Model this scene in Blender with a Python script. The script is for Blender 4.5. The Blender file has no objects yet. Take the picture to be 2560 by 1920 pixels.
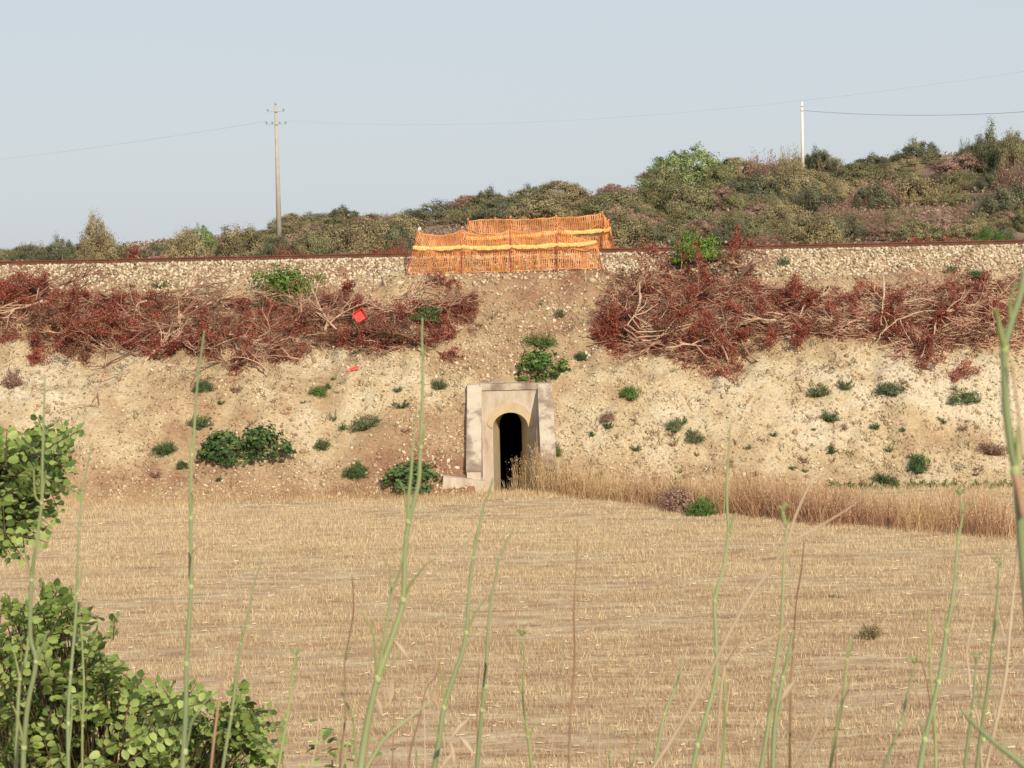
import bpy, math
import numpy as np
from mathutils import Matrix, Vector
RNG = np.random.default_rng(7)
R = math.radians
scene = bpy.context.scene
COL = scene.collection

# ------------------------------------------------------------------ camera, sky, sun, exposure
FPX = 5100.0                                    # focal length in pixels of a 2560 x 1920 frame
CAM = Vector((0.0, 0.0, 7.0))
CROT = Matrix.Rotation(R(90 - 3.73), 3, 'X') @ Matrix.Rotation(R(-1.2), 3, 'Z')
cam = bpy.data.cameras.new('camera'); cam.sensor_width = 36.0
cam.lens = FPX / 2560.0 * 36.0; cam.clip_end = 9000.0; cam.clip_start = 0.05
cam.dof.use_dof = True; cam.dof.focus_distance = 55.0; cam.dof.aperture_fstop = 22.0
camo = bpy.data.objects.new('camera', cam); COL.objects.link(camo)
camo.matrix_world = Matrix.Translation(CAM) @ CROT.to_4x4()
scene.camera = camo

SUN_AZ, SUN_EL = 20.0, 30.0                     # degrees right of straight behind the camera, height
to_sun = Vector((math.sin(R(SUN_AZ)) * math.cos(R(SUN_EL)), -math.cos(R(SUN_AZ)) * math.cos(R(SUN_EL)), math.sin(R(SUN_EL))))
world = bpy.data.worlds.new('World'); scene.world = world; world.use_nodes = True
wn = world.node_tree
sky = wn.nodes.new('ShaderNodeTexSky'); sky.sky_type = 'NISHITA'; sky.sun_disc = False
sky.sun_elevation = R(SUN_EL); sky.sun_rotation = R(180 - SUN_AZ)
sky.altitude = 0.0; sky.air_density = 1.0; sky.dust_density = 1.3; sky.ozone_density = 2.0
hz = wn.nodes.new('ShaderNodeMix'); hz.data_type = 'RGBA'; hz.inputs[0].default_value = 0.82   # thin summer haze over the whole sky
hz.inputs[7].default_value = (6.75, 7.25, 7.75, 1.0)
wn.links.new(sky.outputs[0], hz.inputs[6]); wn.links.new(hz.outputs[2], wn.nodes['Background'].inputs[0])
wn.nodes['Background'].inputs[1].default_value = 0.085
sl = bpy.data.lights.new('sun', 'SUN'); sl.energy = 3.7; sl.angle = R(0.6); sl.color = (1.0, 0.87, 0.68)
so = bpy.data.objects.new('sun', sl); COL.objects.link(so)
so.rotation_euler = to_sun.to_track_quat('Z', 'Y').to_euler(); so.location = (0, 0, 60)
scene.view_settings.view_transform = 'Standard'; scene.view_settings.look = 'None'
scene.view_settings.exposure = 0.2; scene.view_settings.gamma = 1.0
scene.view_settings.use_curve_mapping = False

# ------------------------------------------------------------------ helpers: rays, noise, meshes
def ray(px, py):
    d = CROT @ Vector(((px - 1280) / FPX, (960 - py) / FPX, -1.0))
    return d / d.y
def at(px, py, Y):                              # the point that lies Y metres in front of the camera along a line of sight
    return CAM + ray(px, py) * Y
def ppm(Y): return FPX / Y                      # pixels to a metre at that distance

def _h(ix, iy, s):
    v = np.sin(ix * 127.1 + iy * 311.7 + s * 74.7) * 43758.5453
    return v - np.floor(v)
def vn(x, y, s=0.0):
    x = np.asarray(x, float); y = np.asarray(y, float)
    ix, iy = np.floor(x), np.floor(y); fx, fy = x - ix, y - iy
    fx = fx * fx * (3 - 2 * fx); fy = fy * fy * (3 - 2 * fy)
    a = _h(ix, iy, s) * (1 - fx) + _h(ix + 1, iy, s) * fx
    b = _h(ix, iy + 1, s) * (1 - fx) + _h(ix + 1, iy + 1, s) * fx
    return a * (1 - fy) + b * fy
def fbm(x, y, s=0.0, n=4):
    t = 0; a = 0.5
    for i in range(n):
        t = t + a * vn(x * 2 ** i, y * 2 ** i, s + i * 3.1); a *= 0.5
    return t / (1 - 0.5 ** n)
def sstep(a, b, x):
    t = np.clip((np.asarray(x, float) - a) / (b - a), 0, 1); return t * t * (3 - 2 * t)

def tag(o, label=None, cat=None, group=None, kind=None):
    if label: o['label'] = label
    if cat: o['category'] = cat
    if group: o['group'] = group
    if kind: o['kind'] = kind
    return o
def link(name, me, mat=None, parent=None):
    o = bpy.data.objects.new(name, me); COL.objects.link(o)
    if mat is not None and me is not None:
        for m in (mat if isinstance(mat, (list, tuple)) else [mat]): me.materials.append(m)
    if parent is not None: o.parent = parent
    return o
def empty(name, loc, label=None, cat=None, group=None):
    o = bpy.data.objects.new(name, None); o.empty_display_size = 0.1
    COL.objects.link(o); o.location = loc
    return tag(o, label, cat, group)
def np_mesh(name, V, F, rnd=None, smooth=False):
    """V (n,3) floats, F (m,k) ints with one k; rnd (m) a value per face"""
    V = np.asarray(V, np.float32); F = np.asarray(F, np.int32)
    me = bpy.data.meshes.new(name); m, k = F.shape
    me.vertices.add(len(V)); me.vertices.foreach_set('co', V.ravel())
    me.loops.add(m * k); me.loops.foreach_set('vertex_index', F.ravel())
    me.polygons.add(m); me.polygons.foreach_set('loop_start', np.arange(0, m * k, k, dtype=np.int32))
    if smooth: me.polygons.foreach_set('use_smooth', np.ones(m, bool))
    if rnd is not None:
        a = me.attributes.new('rnd', 'FLOAT', 'FACE'); a.data.foreach_set('value', np.asarray(rnd, np.float32))
    me.update(calc_edges=True)
    return me
class MB:
    def __init__(s): s.v = []; s.f = []
    def add(s, V, F):
        b = len(s.v); s.v += [tuple(p) for p in V]; s.f += [tuple(b + i for i in q) for q in F]; return s
    def box(s, lo, hi, M=None):
        P = [Vector((x, y, z)) for z in (lo[2], hi[2]) for y in (lo[1], hi[1]) for x in (lo[0], hi[0])]
        if M is not None: P = [M @ p for p in P]
        return s.add(P, [(0, 2, 3, 1), (4, 5, 7, 6), (0, 1, 5, 4), (2, 6, 7, 3), (0, 4, 6, 2), (1, 3, 7, 5)])
    def tube(s, pts, rad, n=5, cap=True):
        pts = [Vector(p) for p in pts]; k = len(pts)
        if not hasattr(rad, '__len__'): rad = [rad] * k
        up = None; V = []; F = []
        for i in range(k):
            t = (pts[min(i + 1, k - 1)] - pts[max(i - 1, 0)]).normalized()
            if up is None:
                up = Vector((0, 0, 1)) if abs(t.z) < 0.9 else Vector((1, 0, 0))
            a = t.cross(up).normalized(); b = a.cross(t).normalized(); up = b
            for j in range(n):
                w = 2 * math.pi * j / n
                V.append(pts[i] + (a * math.cos(w) + b * math.sin(w)) * rad[i])
        for i in range(k - 1):
            for j in range(n):
                F.append((i * n + j, i * n + (j + 1) % n, (i + 1) * n + (j + 1) % n, (i + 1) * n + j))
        if cap: F += [tuple(range(n))[::-1], tuple(range((k - 1) * n, k * n))]
        return s.add(V, F)
    def build(s, name, mat, parent=None, smooth=False, off=None):
        me = bpy.data.meshes.new(name)
        V = s.v if off is None else [(p[0] - off[0], p[1] - off[1], p[2] - off[2]) for p in s.v]
        me.from_pydata(V, [], s.f)
        if smooth: me.polygons.foreach_set('use_smooth', [True] * len(me.polygons))
        me.update()
        return link(name, me, mat, parent)
def grid_mesh(name, xs, ys, Z, skip=None, smooth=True):
    X, Y = np.meshgrid(xs, ys); n, m = X.shape
    V = np.stack([X, Y, Z], -1).reshape(-1, 3)
    i = np.arange(n - 1)[:, None] * m + np.arange(m - 1)[None]
    F = np.stack([i, i + 1, i + m + 1, i + m], -1)
    F = F[~skip] if skip is not None else F.reshape(-1, 4)
    return np_mesh(name, V, F, smooth=smooth)
def cards(C, size, rng, aspect=0.55, up=0.0, nrm=None, jit=0.6):
    """leaf-shaped (kite) faces at the points C: V (n*4,3), F (n,4)"""
    n = len(C); size = np.broadcast_to(size, (n,))
    d = rng.normal(size=(n, 3)); d[:, 2] += up; d /= np.linalg.norm(d, axis=1)[:, None]
    q = rng.normal(size=(n, 3))
    if nrm is not None:
        q = nrm + q * jit; q /= np.linalg.norm(q, axis=1)[:, None] + 1e-9; d = d - q * (d * q).sum(1)[:, None]; d /= np.linalg.norm(d, axis=1)[:, None] + 1e-9
    e = np.cross(d, q); e /= np.linalg.norm(e, axis=1)[:, None] + 1e-9
    L = size[:, None]
    V = np.stack([C - d * L * 0.5, C + e * L * aspect * 0.5, C + d * L * 0.5, C - e * L * aspect * 0.5], 1)
    return V.reshape(-1, 3), np.arange(n * 4).reshape(n, 4)

# ------------------------------------------------------------------ materials
def nmat(name, stops, scale=4.0, detail=6.0, rough=0.9, bump=0.0, bscale=30.0, attr=None, objrand=0.0, trans=0.0, spec=0.2, coord='Object', stretch=None, dist=0.1):
    """stops: colour ramp [(pos, (r,g,b))...] driven by noise, or by the face attribute 'rnd' plus a little noise"""
    m = bpy.data.materials.new(name); m.use_nodes = True
    N, L = m.node_tree.nodes, m.node_tree.links
    p = N['Principled BSDF']; p.inputs['Roughness'].default_value = rough
    p.inputs['Specular IOR Level'].default_value = spec
    tc = N.new('ShaderNodeTexCoord'); src = tc.outputs[coord]
    if stretch:
        mp = N.new('ShaderNodeMapping'); mp.inputs['Scale'].default_value = stretch; L.new(src, mp.inputs[0]); src = mp.outputs[0]
    nz = N.new('ShaderNodeTexNoise'); nz.inputs['Scale'].default_value = scale; nz.inputs['Detail'].default_value = detail
    nz.inputs['Roughness'].default_value = 0.62; L.new(src, nz.inputs['Vector'])
    fac = nz.outputs['Fac']
    if attr:
        a = N.new('ShaderNodeAttribute'); a.attribute_name = attr
        ad = N.new('ShaderNodeMath'); ad.operation = 'MULTIPLY_ADD'; ad.inputs[1].default_value = 0.35; L.new(nz.outputs['Fac'], ad.inputs[0])
        sb = N.new('ShaderNodeMath'); sb.operation = 'SUBTRACT'; sb.inputs[1].default_value = 0.175; L.new(a.outputs['Fac'], sb.inputs[0])
        L.new(sb.outputs[0], ad.inputs[2]); fac = ad.outputs[0]
    if objrand:
        oi = N.new('ShaderNodeObjectInfo'); oa = N.new('ShaderNodeMath'); oa.operation = 'MULTIPLY_ADD'
        oa.inputs[1].default_value = objrand; L.new(oi.outputs['Random'], oa.inputs[0])
        ob = N.new('ShaderNodeMath'); ob.operation = 'SUBTRACT'; ob.inputs[1].default_value = objrand / 2; L.new(fac, ob.inputs[0])
        L.new(ob.outputs[0], oa.inputs[2]); fac = oa.outputs[0]
    cr = N.new('ShaderNodeValToRGB'); L.new(fac, cr.inputs[0])
    el = cr.color_ramp.elements
    while len(el) < len(stops): el.new(0.5)
    for e, (pos, c) in zip(el, stops): e.position = pos; e.color = (*c, 1)
    L.new(cr.outputs[0], p.inputs['Base Color'])
    if bump:
        b = N.new('ShaderNodeBump'); b.inputs['Strength'].default_value = bump; b.inputs['Distance'].default_value = dist
        n2 = N.new('ShaderNodeTexNoise'); n2.inputs['Scale'].default_value = bscale; n2.inputs['Detail'].default_value = 5
        L.new(src, n2.inputs['Vector']); L.new(n2.outputs['Fac'], b.inputs['Height']); L.new(b.outputs[0], p.inputs['Normal'])
    if trans:
        tr = N.new('ShaderNodeBsdfTranslucent'); L.new(cr.outputs[0], tr.inputs[0])
        mx = N.new('ShaderNodeMixShader'); mx.inputs[0].default_value = trans
        L.new(p.outputs[0], mx.inputs[1]); L.new(tr.outputs[0], mx.inputs[2]); L.new(mx.outputs[0], N['Material Output'].inputs[0])
    return m
def leafmat(name, dark, mid, light, trans=0.25, objrand=0.25, rough=0.7):
    return nmat(name, [(0.1, dark), (0.5, mid), (0.9, light)], scale=3, attr='rnd', objrand=objrand, trans=trans, rough=rough)

M = {}
M['field'] = nmat('straw_soil', [(0.28, (0.255, 0.151, 0.093)), (0.42, (0.383, 0.258, 0.158)), (0.56, (0.499, 0.382, 0.240)), (0.72, (0.626, 0.527, 0.341))], scale=2.6, detail=10, bump=0.5, bscale=9, stretch=(0.35, 1.0, 1))
M['straw'] = nmat('straw', [(0.05, (0.355, 0.224, 0.125)), (0.45, (0.575, 0.431, 0.257)), (0.9, (0.794, 0.664, 0.441))], scale=0.3, attr='rnd', trans=0.2)
M['bank'] = nmat('bank_grass_soil', [(0.3, (0.14, 0.10, 0.05)), (0.7, (0.36, 0.27, 0.14))], scale=2, bump=0.5)
M['hill'] = nmat('scrub_soil', [(0.30, (0.12, 0.09, 0.06)), (0.46, (0.20, 0.14, 0.095)), (0.58, (0.29, 0.195, 0.135)), (0.72, (0.42, 0.30, 0.20))], scale=0.12, detail=9, bump=0.4, bscale=1.5)
M['stone'] = nmat('limestone', [(0.1, (0.313, 0.216, 0.123)), (0.4, (0.506, 0.387, 0.246)), (0.9, (0.699, 0.594, 0.422))], scale=5, attr='rnd', bump=0.25, bscale=40)
M['clod'] = nmat('earth_clods', [(0.15, (0.54, 0.45, 0.33)), (0.5, (0.43, 0.32, 0.205)), (0.85, (0.31, 0.20, 0.125))], scale=4, attr='rnd', bump=0.5, bscale=30)
M['ballast'] = nmat('ballast_limestone', [(0.05, (0.209, 0.145, 0.092)), (0.35, (0.437, 0.349, 0.235)), (0.9, (0.703, 0.621, 0.469))], scale=5, attr='rnd', bump=0.25, bscale=40)
M['stone_single'] = nmat('limestone_lump', [(0.3, (0.42, 0.32, 0.21)), (0.7, (0.70, 0.60, 0.44))], scale=6, objrand=0.5, bump=0.4, bscale=25)
M['rust'] = nmat('rusty_steel', [(0.3, (0.10, 0.042, 0.026)), (0.7, (0.19, 0.08, 0.048))], scale=3, detail=9, bump=0.15, rough=0.75)
M['bark'] = nmat('cut_wood_bark', [(0.28, (0.170, 0.088, 0.059)), (0.5, (0.371, 0.218, 0.148)), (0.75, (0.636, 0.437, 0.306))], scale=2, objrand=0.55, bump=0.3)
M['pale_wood'] = nmat('pale_dry_wood', [(0.3, (0.38, 0.25, 0.15)), (0.7, (0.68, 0.54, 0.38))], scale=5, bump=0.3)
M['split_wood'] = nmat('fresh_split_wood', [(0.3, (0.55, 0.28, 0.10)), (0.7, (0.75, 0.46, 0.2))], scale=7, bump=0.2)
M['dead_leaf'] = leafmat('dead_red_leaves', (0.125, 0.032, 0.023), (0.314, 0.084, 0.057), (0.456, 0.146, 0.095), 0.2, 0.35)
M['dead_leaf_brown'] = leafmat('dead_brown_leaves', (0.10, 0.045, 0.03), (0.26, 0.12, 0.078), (0.40, 0.22, 0.14), 0.2, 0.3)
M['concrete'] = nmat('stained_render', [(0.28, (0.314, 0.247, 0.190)), (0.45, (0.494, 0.408, 0.320)), (0.62, (0.589, 0.514, 0.439)), (0.75, (0.665, 0.602, 0.558))], scale=1.9, detail=12, bump=0.45, bscale=14, dist=0.04, stretch=(1.6, 1, 0.55))
M['coping'] = nmat('weathered_coping', [(0.34, (0.21, 0.155, 0.125)), (0.46, (0.33, 0.26, 0.205)), (0.52, (0.50, 0.43, 0.34)), (0.75, (0.60, 0.53, 0.42))], scale=1.3, detail=10, bump=0.25, bscale=18, dist=0.03)
M['ring'] = nmat('patched_arch_mortar', [(0.3, (0.48, 0.38, 0.24)), (0.7, (0.60, 0.49, 0.32))], scale=2.5, detail=8, bump=0.15, dist=0.02)
M['barrel'] = nmat('culvert_lining_shade', [(0.3, (0.05, 0.045, 0.04)), (0.7, (0.10, 0.09, 0.08))], scale=2)  # near-black colour puts the shade of the unlit interior into the lining
M['net'] = nmat('orange_plastic_net', [(0.3, (0.62, 0.215, 0.062)), (0.7, (0.88, 0.42, 0.14))], scale=6, trans=0.25, rough=0.5, spec=0.4)
M['tape'] = nmat('yellow_orange_band', [(0.3, (0.90, 0.50, 0.13)), (0.7, (0.97, 0.70, 0.28))], scale=12, trans=0.15, rough=0.45, spec=0.4, bump=0.5, bscale=14, dist=0.03)
M['orange_post'] = nmat('orange_painted_post', [(0.3, (0.30, 0.07, 0.035)), (0.7, (0.42, 0.11, 0.055))], scale=8, rough=0.6)
M['cap'] = nmat('pink_red_plastic_cap', [(0.3, (0.60, 0.20, 0.14)), (0.7, (0.70, 0.28, 0.2))], scale=8, rough=0.5)
M['rag'] = nmat('white_plastic_rag', [(0.3, (0.75, 0.75, 0.75)), (0.7, (0.85, 0.85, 0.85))], scale=8, trans=0.2)
M['crate'] = nmat('red_plastic', [(0.3, (0.62, 0.06, 0.045)), (0.7, (0.74, 0.10, 0.07))], scale=8, rough=0.4, spec=0.5)
M['pole'] = nmat('grey_concrete_pole', [(0.3, (0.40, 0.36, 0.29)), (0.7, (0.50, 0.46, 0.38))], scale=3, bump=0.1)
M['pole_white'] = nmat('whitewashed_pole', [(0.3, (0.72, 0.69, 0.62)), (0.7, (0.82, 0.80, 0.74))], scale=3)
M['steel'] = nmat('galvanised_steel', [(0.3, (0.30, 0.32, 0.33)), (0.7, (0.42, 0.44, 0.45))], scale=6, rough=0.5)
M['glass'] = nmat('insulator_glaze', [(0.3, (0.25, 0.30, 0.32)), (0.7, (0.40, 0.46, 0.48))], scale=6, rough=0.25, spec=0.6)
M['wire'] = nmat('dull_wire', [(0.3, (0.16, 0.17, 0.18)), (0.7, (0.24, 0.25, 0.26))], scale=2, rough=0.6)
M['g_bright'] = leafmat('bright_green_leaves', (0.051, 0.104, 0.021), (0.145, 0.248, 0.042), (0.306, 0.416, 0.090), 0.3)
M['g_mid'] = leafmat('green_leaves', (0.048, 0.098, 0.025), (0.121, 0.205, 0.048), (0.243, 0.332, 0.089), 0.28)
M['g_dark'] = leafmat('dark_green_leaves', (0.031, 0.071, 0.028), (0.075, 0.137, 0.045), (0.155, 0.232, 0.078), 0.25)
M['g_wispy'] = leafmat('blue_green_feathery_leaves', (0.066, 0.098, 0.044), (0.133, 0.176, 0.078), (0.243, 0.283, 0.129), 0.25)
M['h_olive'] = leafmat('olive_shrub_leaves', (0.143, 0.122, 0.061), (0.293, 0.244, 0.127), (0.471, 0.396, 0.222), 0.2)
M['h_green'] = leafmat('mastic_leaves', (0.097, 0.098, 0.049), (0.199, 0.193, 0.091), (0.340, 0.319, 0.163), 0.2)
M['h_dark'] = leafmat('dark_evergreen_leaves', (0.068, 0.075, 0.046), (0.137, 0.141, 0.082), (0.243, 0.240, 0.137), 0.2)
M['h_brown'] = leafmat('dry_brown_shrub_twigs', (0.166, 0.100, 0.073), (0.333, 0.207, 0.154), (0.512, 0.346, 0.259), 0.2)
M['h_lime'] = leafmat('bright_fig_leaves', (0.092, 0.128, 0.046), (0.224, 0.288, 0.111), (0.383, 0.454, 0.195), 0.25)
M['heath'] = leafmat('low_heath', (0.127, 0.090, 0.063), (0.265, 0.182, 0.129), (0.414, 0.299, 0.213), 0.1, 0)
M['grass_straw'] = nmat('dry_oat_grass', [(0.05, (0.371, 0.233, 0.110)), (0.5, (0.577, 0.403, 0.209)), (0.95, (0.762, 0.594, 0.363))], scale=0.8, attr='rnd', trans=0.25)
M['grass_red'] = nmat('dry_red_brown_grass', [(0.05, (0.196, 0.094, 0.058)), (0.5, (0.460, 0.263, 0.156)), (0.95, (0.736, 0.512, 0.325))], scale=0.8, attr='rnd', trans=0.25)
M['dry_weed'] = nmat('withered_weeds', [(0.1, (0.06, 0.08, 0.035)), (0.4, (0.12, 0.13, 0.06)), (0.6, (0.20, 0.13, 0.075)), (0.9, (0.34, 0.23, 0.13))], scale=2, attr='rnd', trans=0.2)
M['litter'] = nmat('leaf_litter', [(0.1, (0.09, 0.06, 0.035)), (0.9, (0.26, 0.17, 0.10))], scale=3, attr='rnd')
M['stalk'] = nmat('fennel_stem', [(0.25, (0.174, 0.217, 0.103)), (0.5, (0.263, 0.313, 0.152)), (0.78, (0.414, 0.445, 0.216))], scale=5, detail=3, objrand=0.25, rough=0.55, spec=0.35, stretch=(1, 1, 0.35))
M['stalk_lime'] = nmat('young_fennel_stem', [(0.25, (0.30, 0.35, 0.13)), (0.75, (0.50, 0.54, 0.25))], scale=6, detail=3, objrand=0.2, trans=0.2, rough=0.55)
M['node'] = nmat('pale_stem_node', [(0.3, (0.36, 0.42, 0.18)), (0.7, (0.48, 0.53, 0.27))], scale=30)
M['dry_stalk'] = nmat('dry_brown_stem', [(0.3, (0.22, 0.11, 0.07)), (0.7, (0.42, 0.26, 0.17))], scale=7, objrand=0.3)
M['pale_stalk'] = nmat('dry_pale_stem', [(0.3, (0.423, 0.304, 0.202)), (0.7, (0.607, 0.488, 0.350))], scale=7, objrand=0.2)
M['black_rot'] = nmat('blackened_stem', [(0.3, (0.03, 0.022, 0.015)), (0.7, (0.09, 0.06, 0.04))], scale=30)
M['carob'] = nmat('carob_leaflet', [(0.15, (0.141, 0.218, 0.050)), (0.5, (0.320, 0.416, 0.109)), (0.85, (0.452, 0.535, 0.178))], scale=9, objrand=0.7, trans=0.3, rough=0.5, spec=0.4)
M['carob_mass'] = leafmat('carob_foliage', (0.079, 0.132, 0.028), (0.227, 0.322, 0.080), (0.385, 0.473, 0.150), 0.3, 0, 0.5)
M['carob_wood'] = nmat('carob_twig', [(0.3, (0.07, 0.05, 0.028)), (0.7, (0.17, 0.12, 0.065))], scale=20)
M['carob_dry'] = nmat('yellowed_leaflet', [(0.3, (0.62, 0.33, 0.06)), (0.7, (0.75, 0.48, 0.12))], scale=20, trans=0.2)

# soil of the slope: cream, ochre and red earth
def soil_material():
    m = bpy.data.materials.new('slope_soil'); m.use_nodes = True
    N, L = m.node_tree.nodes, m.node_tree.links; p = N['Principled BSDF']
    p.inputs['Roughness'].default_value = 0.95; p.inputs['Specular IOR Level'].default_value = 0.1
    tc = N.new('ShaderNodeTexCoord'); a = N.new('ShaderNodeAttribute'); a.attribute_name = 'soil'
    n1 = N.new('ShaderNodeTexNoise'); n1.inputs['Scale'].default_value = 1.3; n1.inputs['Detail'].default_value = 10; n1.inputs['Roughness'].default_value = 0.65
    L.new(tc.outputs['Object'], n1.inputs['Vector'])
    k = N.new('ShaderNodeMath'); k.operation = 'MULTIPLY_ADD'; k.inputs[1].default_value = 0.9
    L.new(n1.outputs['Fac'], k.inputs[0])
    s = N.new('ShaderNodeMath'); s.operation = 'SUBTRACT'; s.inputs[1].default_value = 0.45; L.new(a.outputs['Fac'], s.inputs[0]); L.new(s.outputs[0], k.inputs[2])
    cr = N.new('ShaderNodeValToRGB'); e = cr.color_ramp.elements
    st = [(0.0, (0.60, 0.515, 0.375)), (0.3, (0.525, 0.42, 0.268)), (0.52, (0.44, 0.325, 0.195)), (0.75, (0.365, 0.24, 0.145)), (1.0, (0.28, 0.155, 0.097))]
    while len(e) < 5: e.new(0.5)
    for q, (pos, c) in zip(e, st): q.position = pos; q.color = (*c, 1)
    L.new(k.outputs[0], cr.inputs[0])
    n2 = N.new('ShaderNodeTexNoise'); n2.inputs['Scale'].default_value = 14; n2.inputs['Detail'].default_value = 6; L.new(tc.outputs['Object'], n2.inputs['Vector'])
    mr = N.new('ShaderNodeMapRange'); mr.inputs[1].default_value = 0.3; mr.inputs[2].default_value = 0.7; mr.inputs[3].default_value = 0.72; mr.inputs[4].default_value = 1.12
    L.new(n2.outputs['Fac'], mr.inputs[0])
    mx = N.new('ShaderNodeMix'); mx.data_type = 'RGBA'; mx.blend_type = 'MULTIPLY'; mx.inputs[0].default_value = 1
    L.new(cr.outputs[0], mx.inputs[6]); L.new(mr.outputs[0], mx.inputs[7]); L.new(mx.outputs[2], p.inputs['Base Color'])
    b = N.new('ShaderNodeBump'); b.inputs['Strength'].default_value = 0.6; b.inputs['Distance'].default_value = 0.08
    n3 = N.new('ShaderNodeTexNoise'); n3.inputs['Scale'].default_value = 8; n3.inputs['Detail'].default_value = 8; L.new(tc.outputs['Object'], n3.inputs['Vector'])
    L.new(n3.outputs['Fac'], b.inputs['Height']); L.new(b.outputs[0], p.inputs['Normal'])
    return m
M['soil'] = soil_material()

# ------------------------------------------------------------------ terrain functions
PXC = at(1277, 1100, 61.4).x                     # centre line of the culvert
PORTAL_Y, W_IN, W_TH = 61.4, 0.86, 0.40          # face of the portal, half width between wings, thickness of a wing
PROF = np.array([(50, -0.6), (57.6, -0.25), (58.3, 0.0), (59.3, 0.72), (61.7, 2.95), (64.0, 4.35), (66.6, 5.78), (67.3, 5.98), (68.55, 6.80), (73.2, 6.80), (74.6, 6.25), (79, 6.2), (90, 6.2)])
def slope_z(x, Y):
    """the embankment, with gullies, humps and loose relief"""
    x = np.asarray(x, float); Y = np.asarray(Y, float)
    z = np.interp(Y, PROF[:, 0], PROF[:, 1])
    k = sstep(58.0, 59.6, Y) * (1 - sstep(66.3, 67.4, Y))
    far = sstep(0.9, 3.2, np.abs(x - PXC))
    z = z + k * far * ((fbm(x * 0.32, Y * 0.3, 1) - 0.5) * 1.1 + (fbm(x * 1.1, Y * 0.8, 5) - 0.5) * 0.42)
    z = z + k * (fbm(x * 3.0, Y * 2.4, 9, 4) - 0.5) * 0.34 + k * far * (fbm(x * 0.9 + Y * 0.15, Y * 0.25, 15, 3) - 0.5) * 0.30
    z = z - k * far * 0.16 * (1 - np.abs(2 * vn(x * 1.05 + 0.15 * Y, Y * 0.16, 17) - 1)) ** 5 * sstep(59.5, 61, Y)
    z = z + 0.34 * sstep(-5.2, -3.6, x) * (1 - sstep(3.0, 5.0, x)) * sstep(64.6, 66.6, Y) * (1 - sstep(67.3, 68.2, Y))
    z = z + sstep(57.5, 58.2, Y) * (1 - k) * (fbm(x * 2.0, Y * 2.0, 12, 3) - 0.5) * 0.08 * (1 - sstep(68.0, 68.4, Y))
    return z
def slope_hit(px, py):
    d = ray(px, py); t = np.arange(52.0, 74.0, 0.02)
    P = np.array(CAM)[None] + t[:, None] * np.array(d)[None]
    below = P[:, 2] <= slope_z(P[:, 0], P[:, 1])
    i = int(np.argmax(below)) if below.any() else len(t) - 1
    return Vector(P[i])
def slope_n(x, Y, e=0.25):
    zx = float(slope_z(x + e, Y) - slope_z(x - e, Y)) / (2 * e); zy = float(slope_z(x, Y + e) - slope_z(x, Y - e)) / (2 * e)
    return Vector((-zx, -zy, 1)).normalized()

# ------------------------------------------------------------------ the setting: field, embankment, hill, bank
xs = np.unique(np.concatenate([np.linspace(-320, -40, 15), np.linspace(-40, 40, 161), np.linspace(40, 320, 15)]))
ys = np.unique(np.concatenate([np.linspace(15.5, 60.3, 150)]))
X, Y = np.meshgrid(xs, ys)
def field_z(x, y): return (fbm(x * 0.5, y * 0.5, 21, 3) - 0.5) * 0.12 - 0.9 * (1 - sstep(15.5, 18.5, y)) * 0 - 0.30 * sstep(59.4, 60.3, y)
fm = grid_mesh('stubble_field', xs, ys, field_z(X, Y))
tag(link('stubble_field', fm, M['field']), kind='structure')

# embankment with the notch of the culvert cut out between the wing walls
lim = W_IN + W_TH * 0.5
xs = np.unique(np.round(np.concatenate([np.linspace(-320, -26, 22), np.arange(-26, 26, 0.13), np.linspace(26, 320, 22), [PXC - lim, PXC + lim, PXC - lim - 0.004, PXC + lim + 0.004]]), 4))
ys = np.unique(np.round(np.concatenate([np.arange(57.6, 74.7, 0.11), [PORTAL_Y + 0.30, PORTAL_Y + 0.304, 76, 79, 84]]), 4))
X, Y = np.meshgrid(xs, ys)
Z = slope_z(X, Y)
notch = (np.abs(X - PXC) <= lim + 0.001) & (Y <= PORTAL_Y + 0.302)
Z = np.where(notch, np.minimum(Z, -0.30), Z)
cx = (X[:-1, :-1] + X[1:, 1:]) / 2; cy = (Y[:-1, :-1] + Y[1:, 1:]) / 2
skip = (np.abs(cx - PXC) < lim) & (cy > PORTAL_Y + 0.30) & (cy < PORTAL_Y + 0.304)
em = grid_mesh('embankment', xs, ys, Z, skip)
px_ = X; rowy = Y
soil = 0.47 + (fbm(X * 0.33, Y * 0.55, 31) - 0.5) * 1.05
soil += 0.30 * (1 - sstep(58.9, 60.0, Y)) * (1 - sstep(0.0, 3.0, X))                      # red earth at the foot, left of the culvert
soil += 0.22 * np.exp(-((X - 1.0) / 2.6) ** 2) * sstep(62, 63, Y)                         # chute above the culvert
soil += 0.16 * sstep(65.0, 66.8, Y) + 0.12 * np.exp(-((X - 0.5) / 4.2) ** 2) + 0.5 * (fbm(X * 1.6, Y * 1.6, 35, 4) - 0.5)
soil -= 0.34 * np.exp(-((X + 7.0) / 4.0) ** 2) * np.exp(-((Y - 61.8) / 1.7) ** 2)
soil -= 0.38 * np.exp(-((X + 14.5) / 3.0) ** 2) * np.exp(-((Y - 61.3) / 2.0) ** 2)
soil -= 0.40 * np.exp(-((X - 12.0) / 4.5) ** 2) * np.exp(-((Y - 61.8) / 1.9) ** 2)
at_ = em.attributes.new('soil', 'FLOAT', 'POINT'); at_.data.foreach_set('value', np.clip(soil, 0, 1).astype(np.float32).ravel())
embankment = tag(link('embankment', em, M['soil']), kind='structure')

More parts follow.
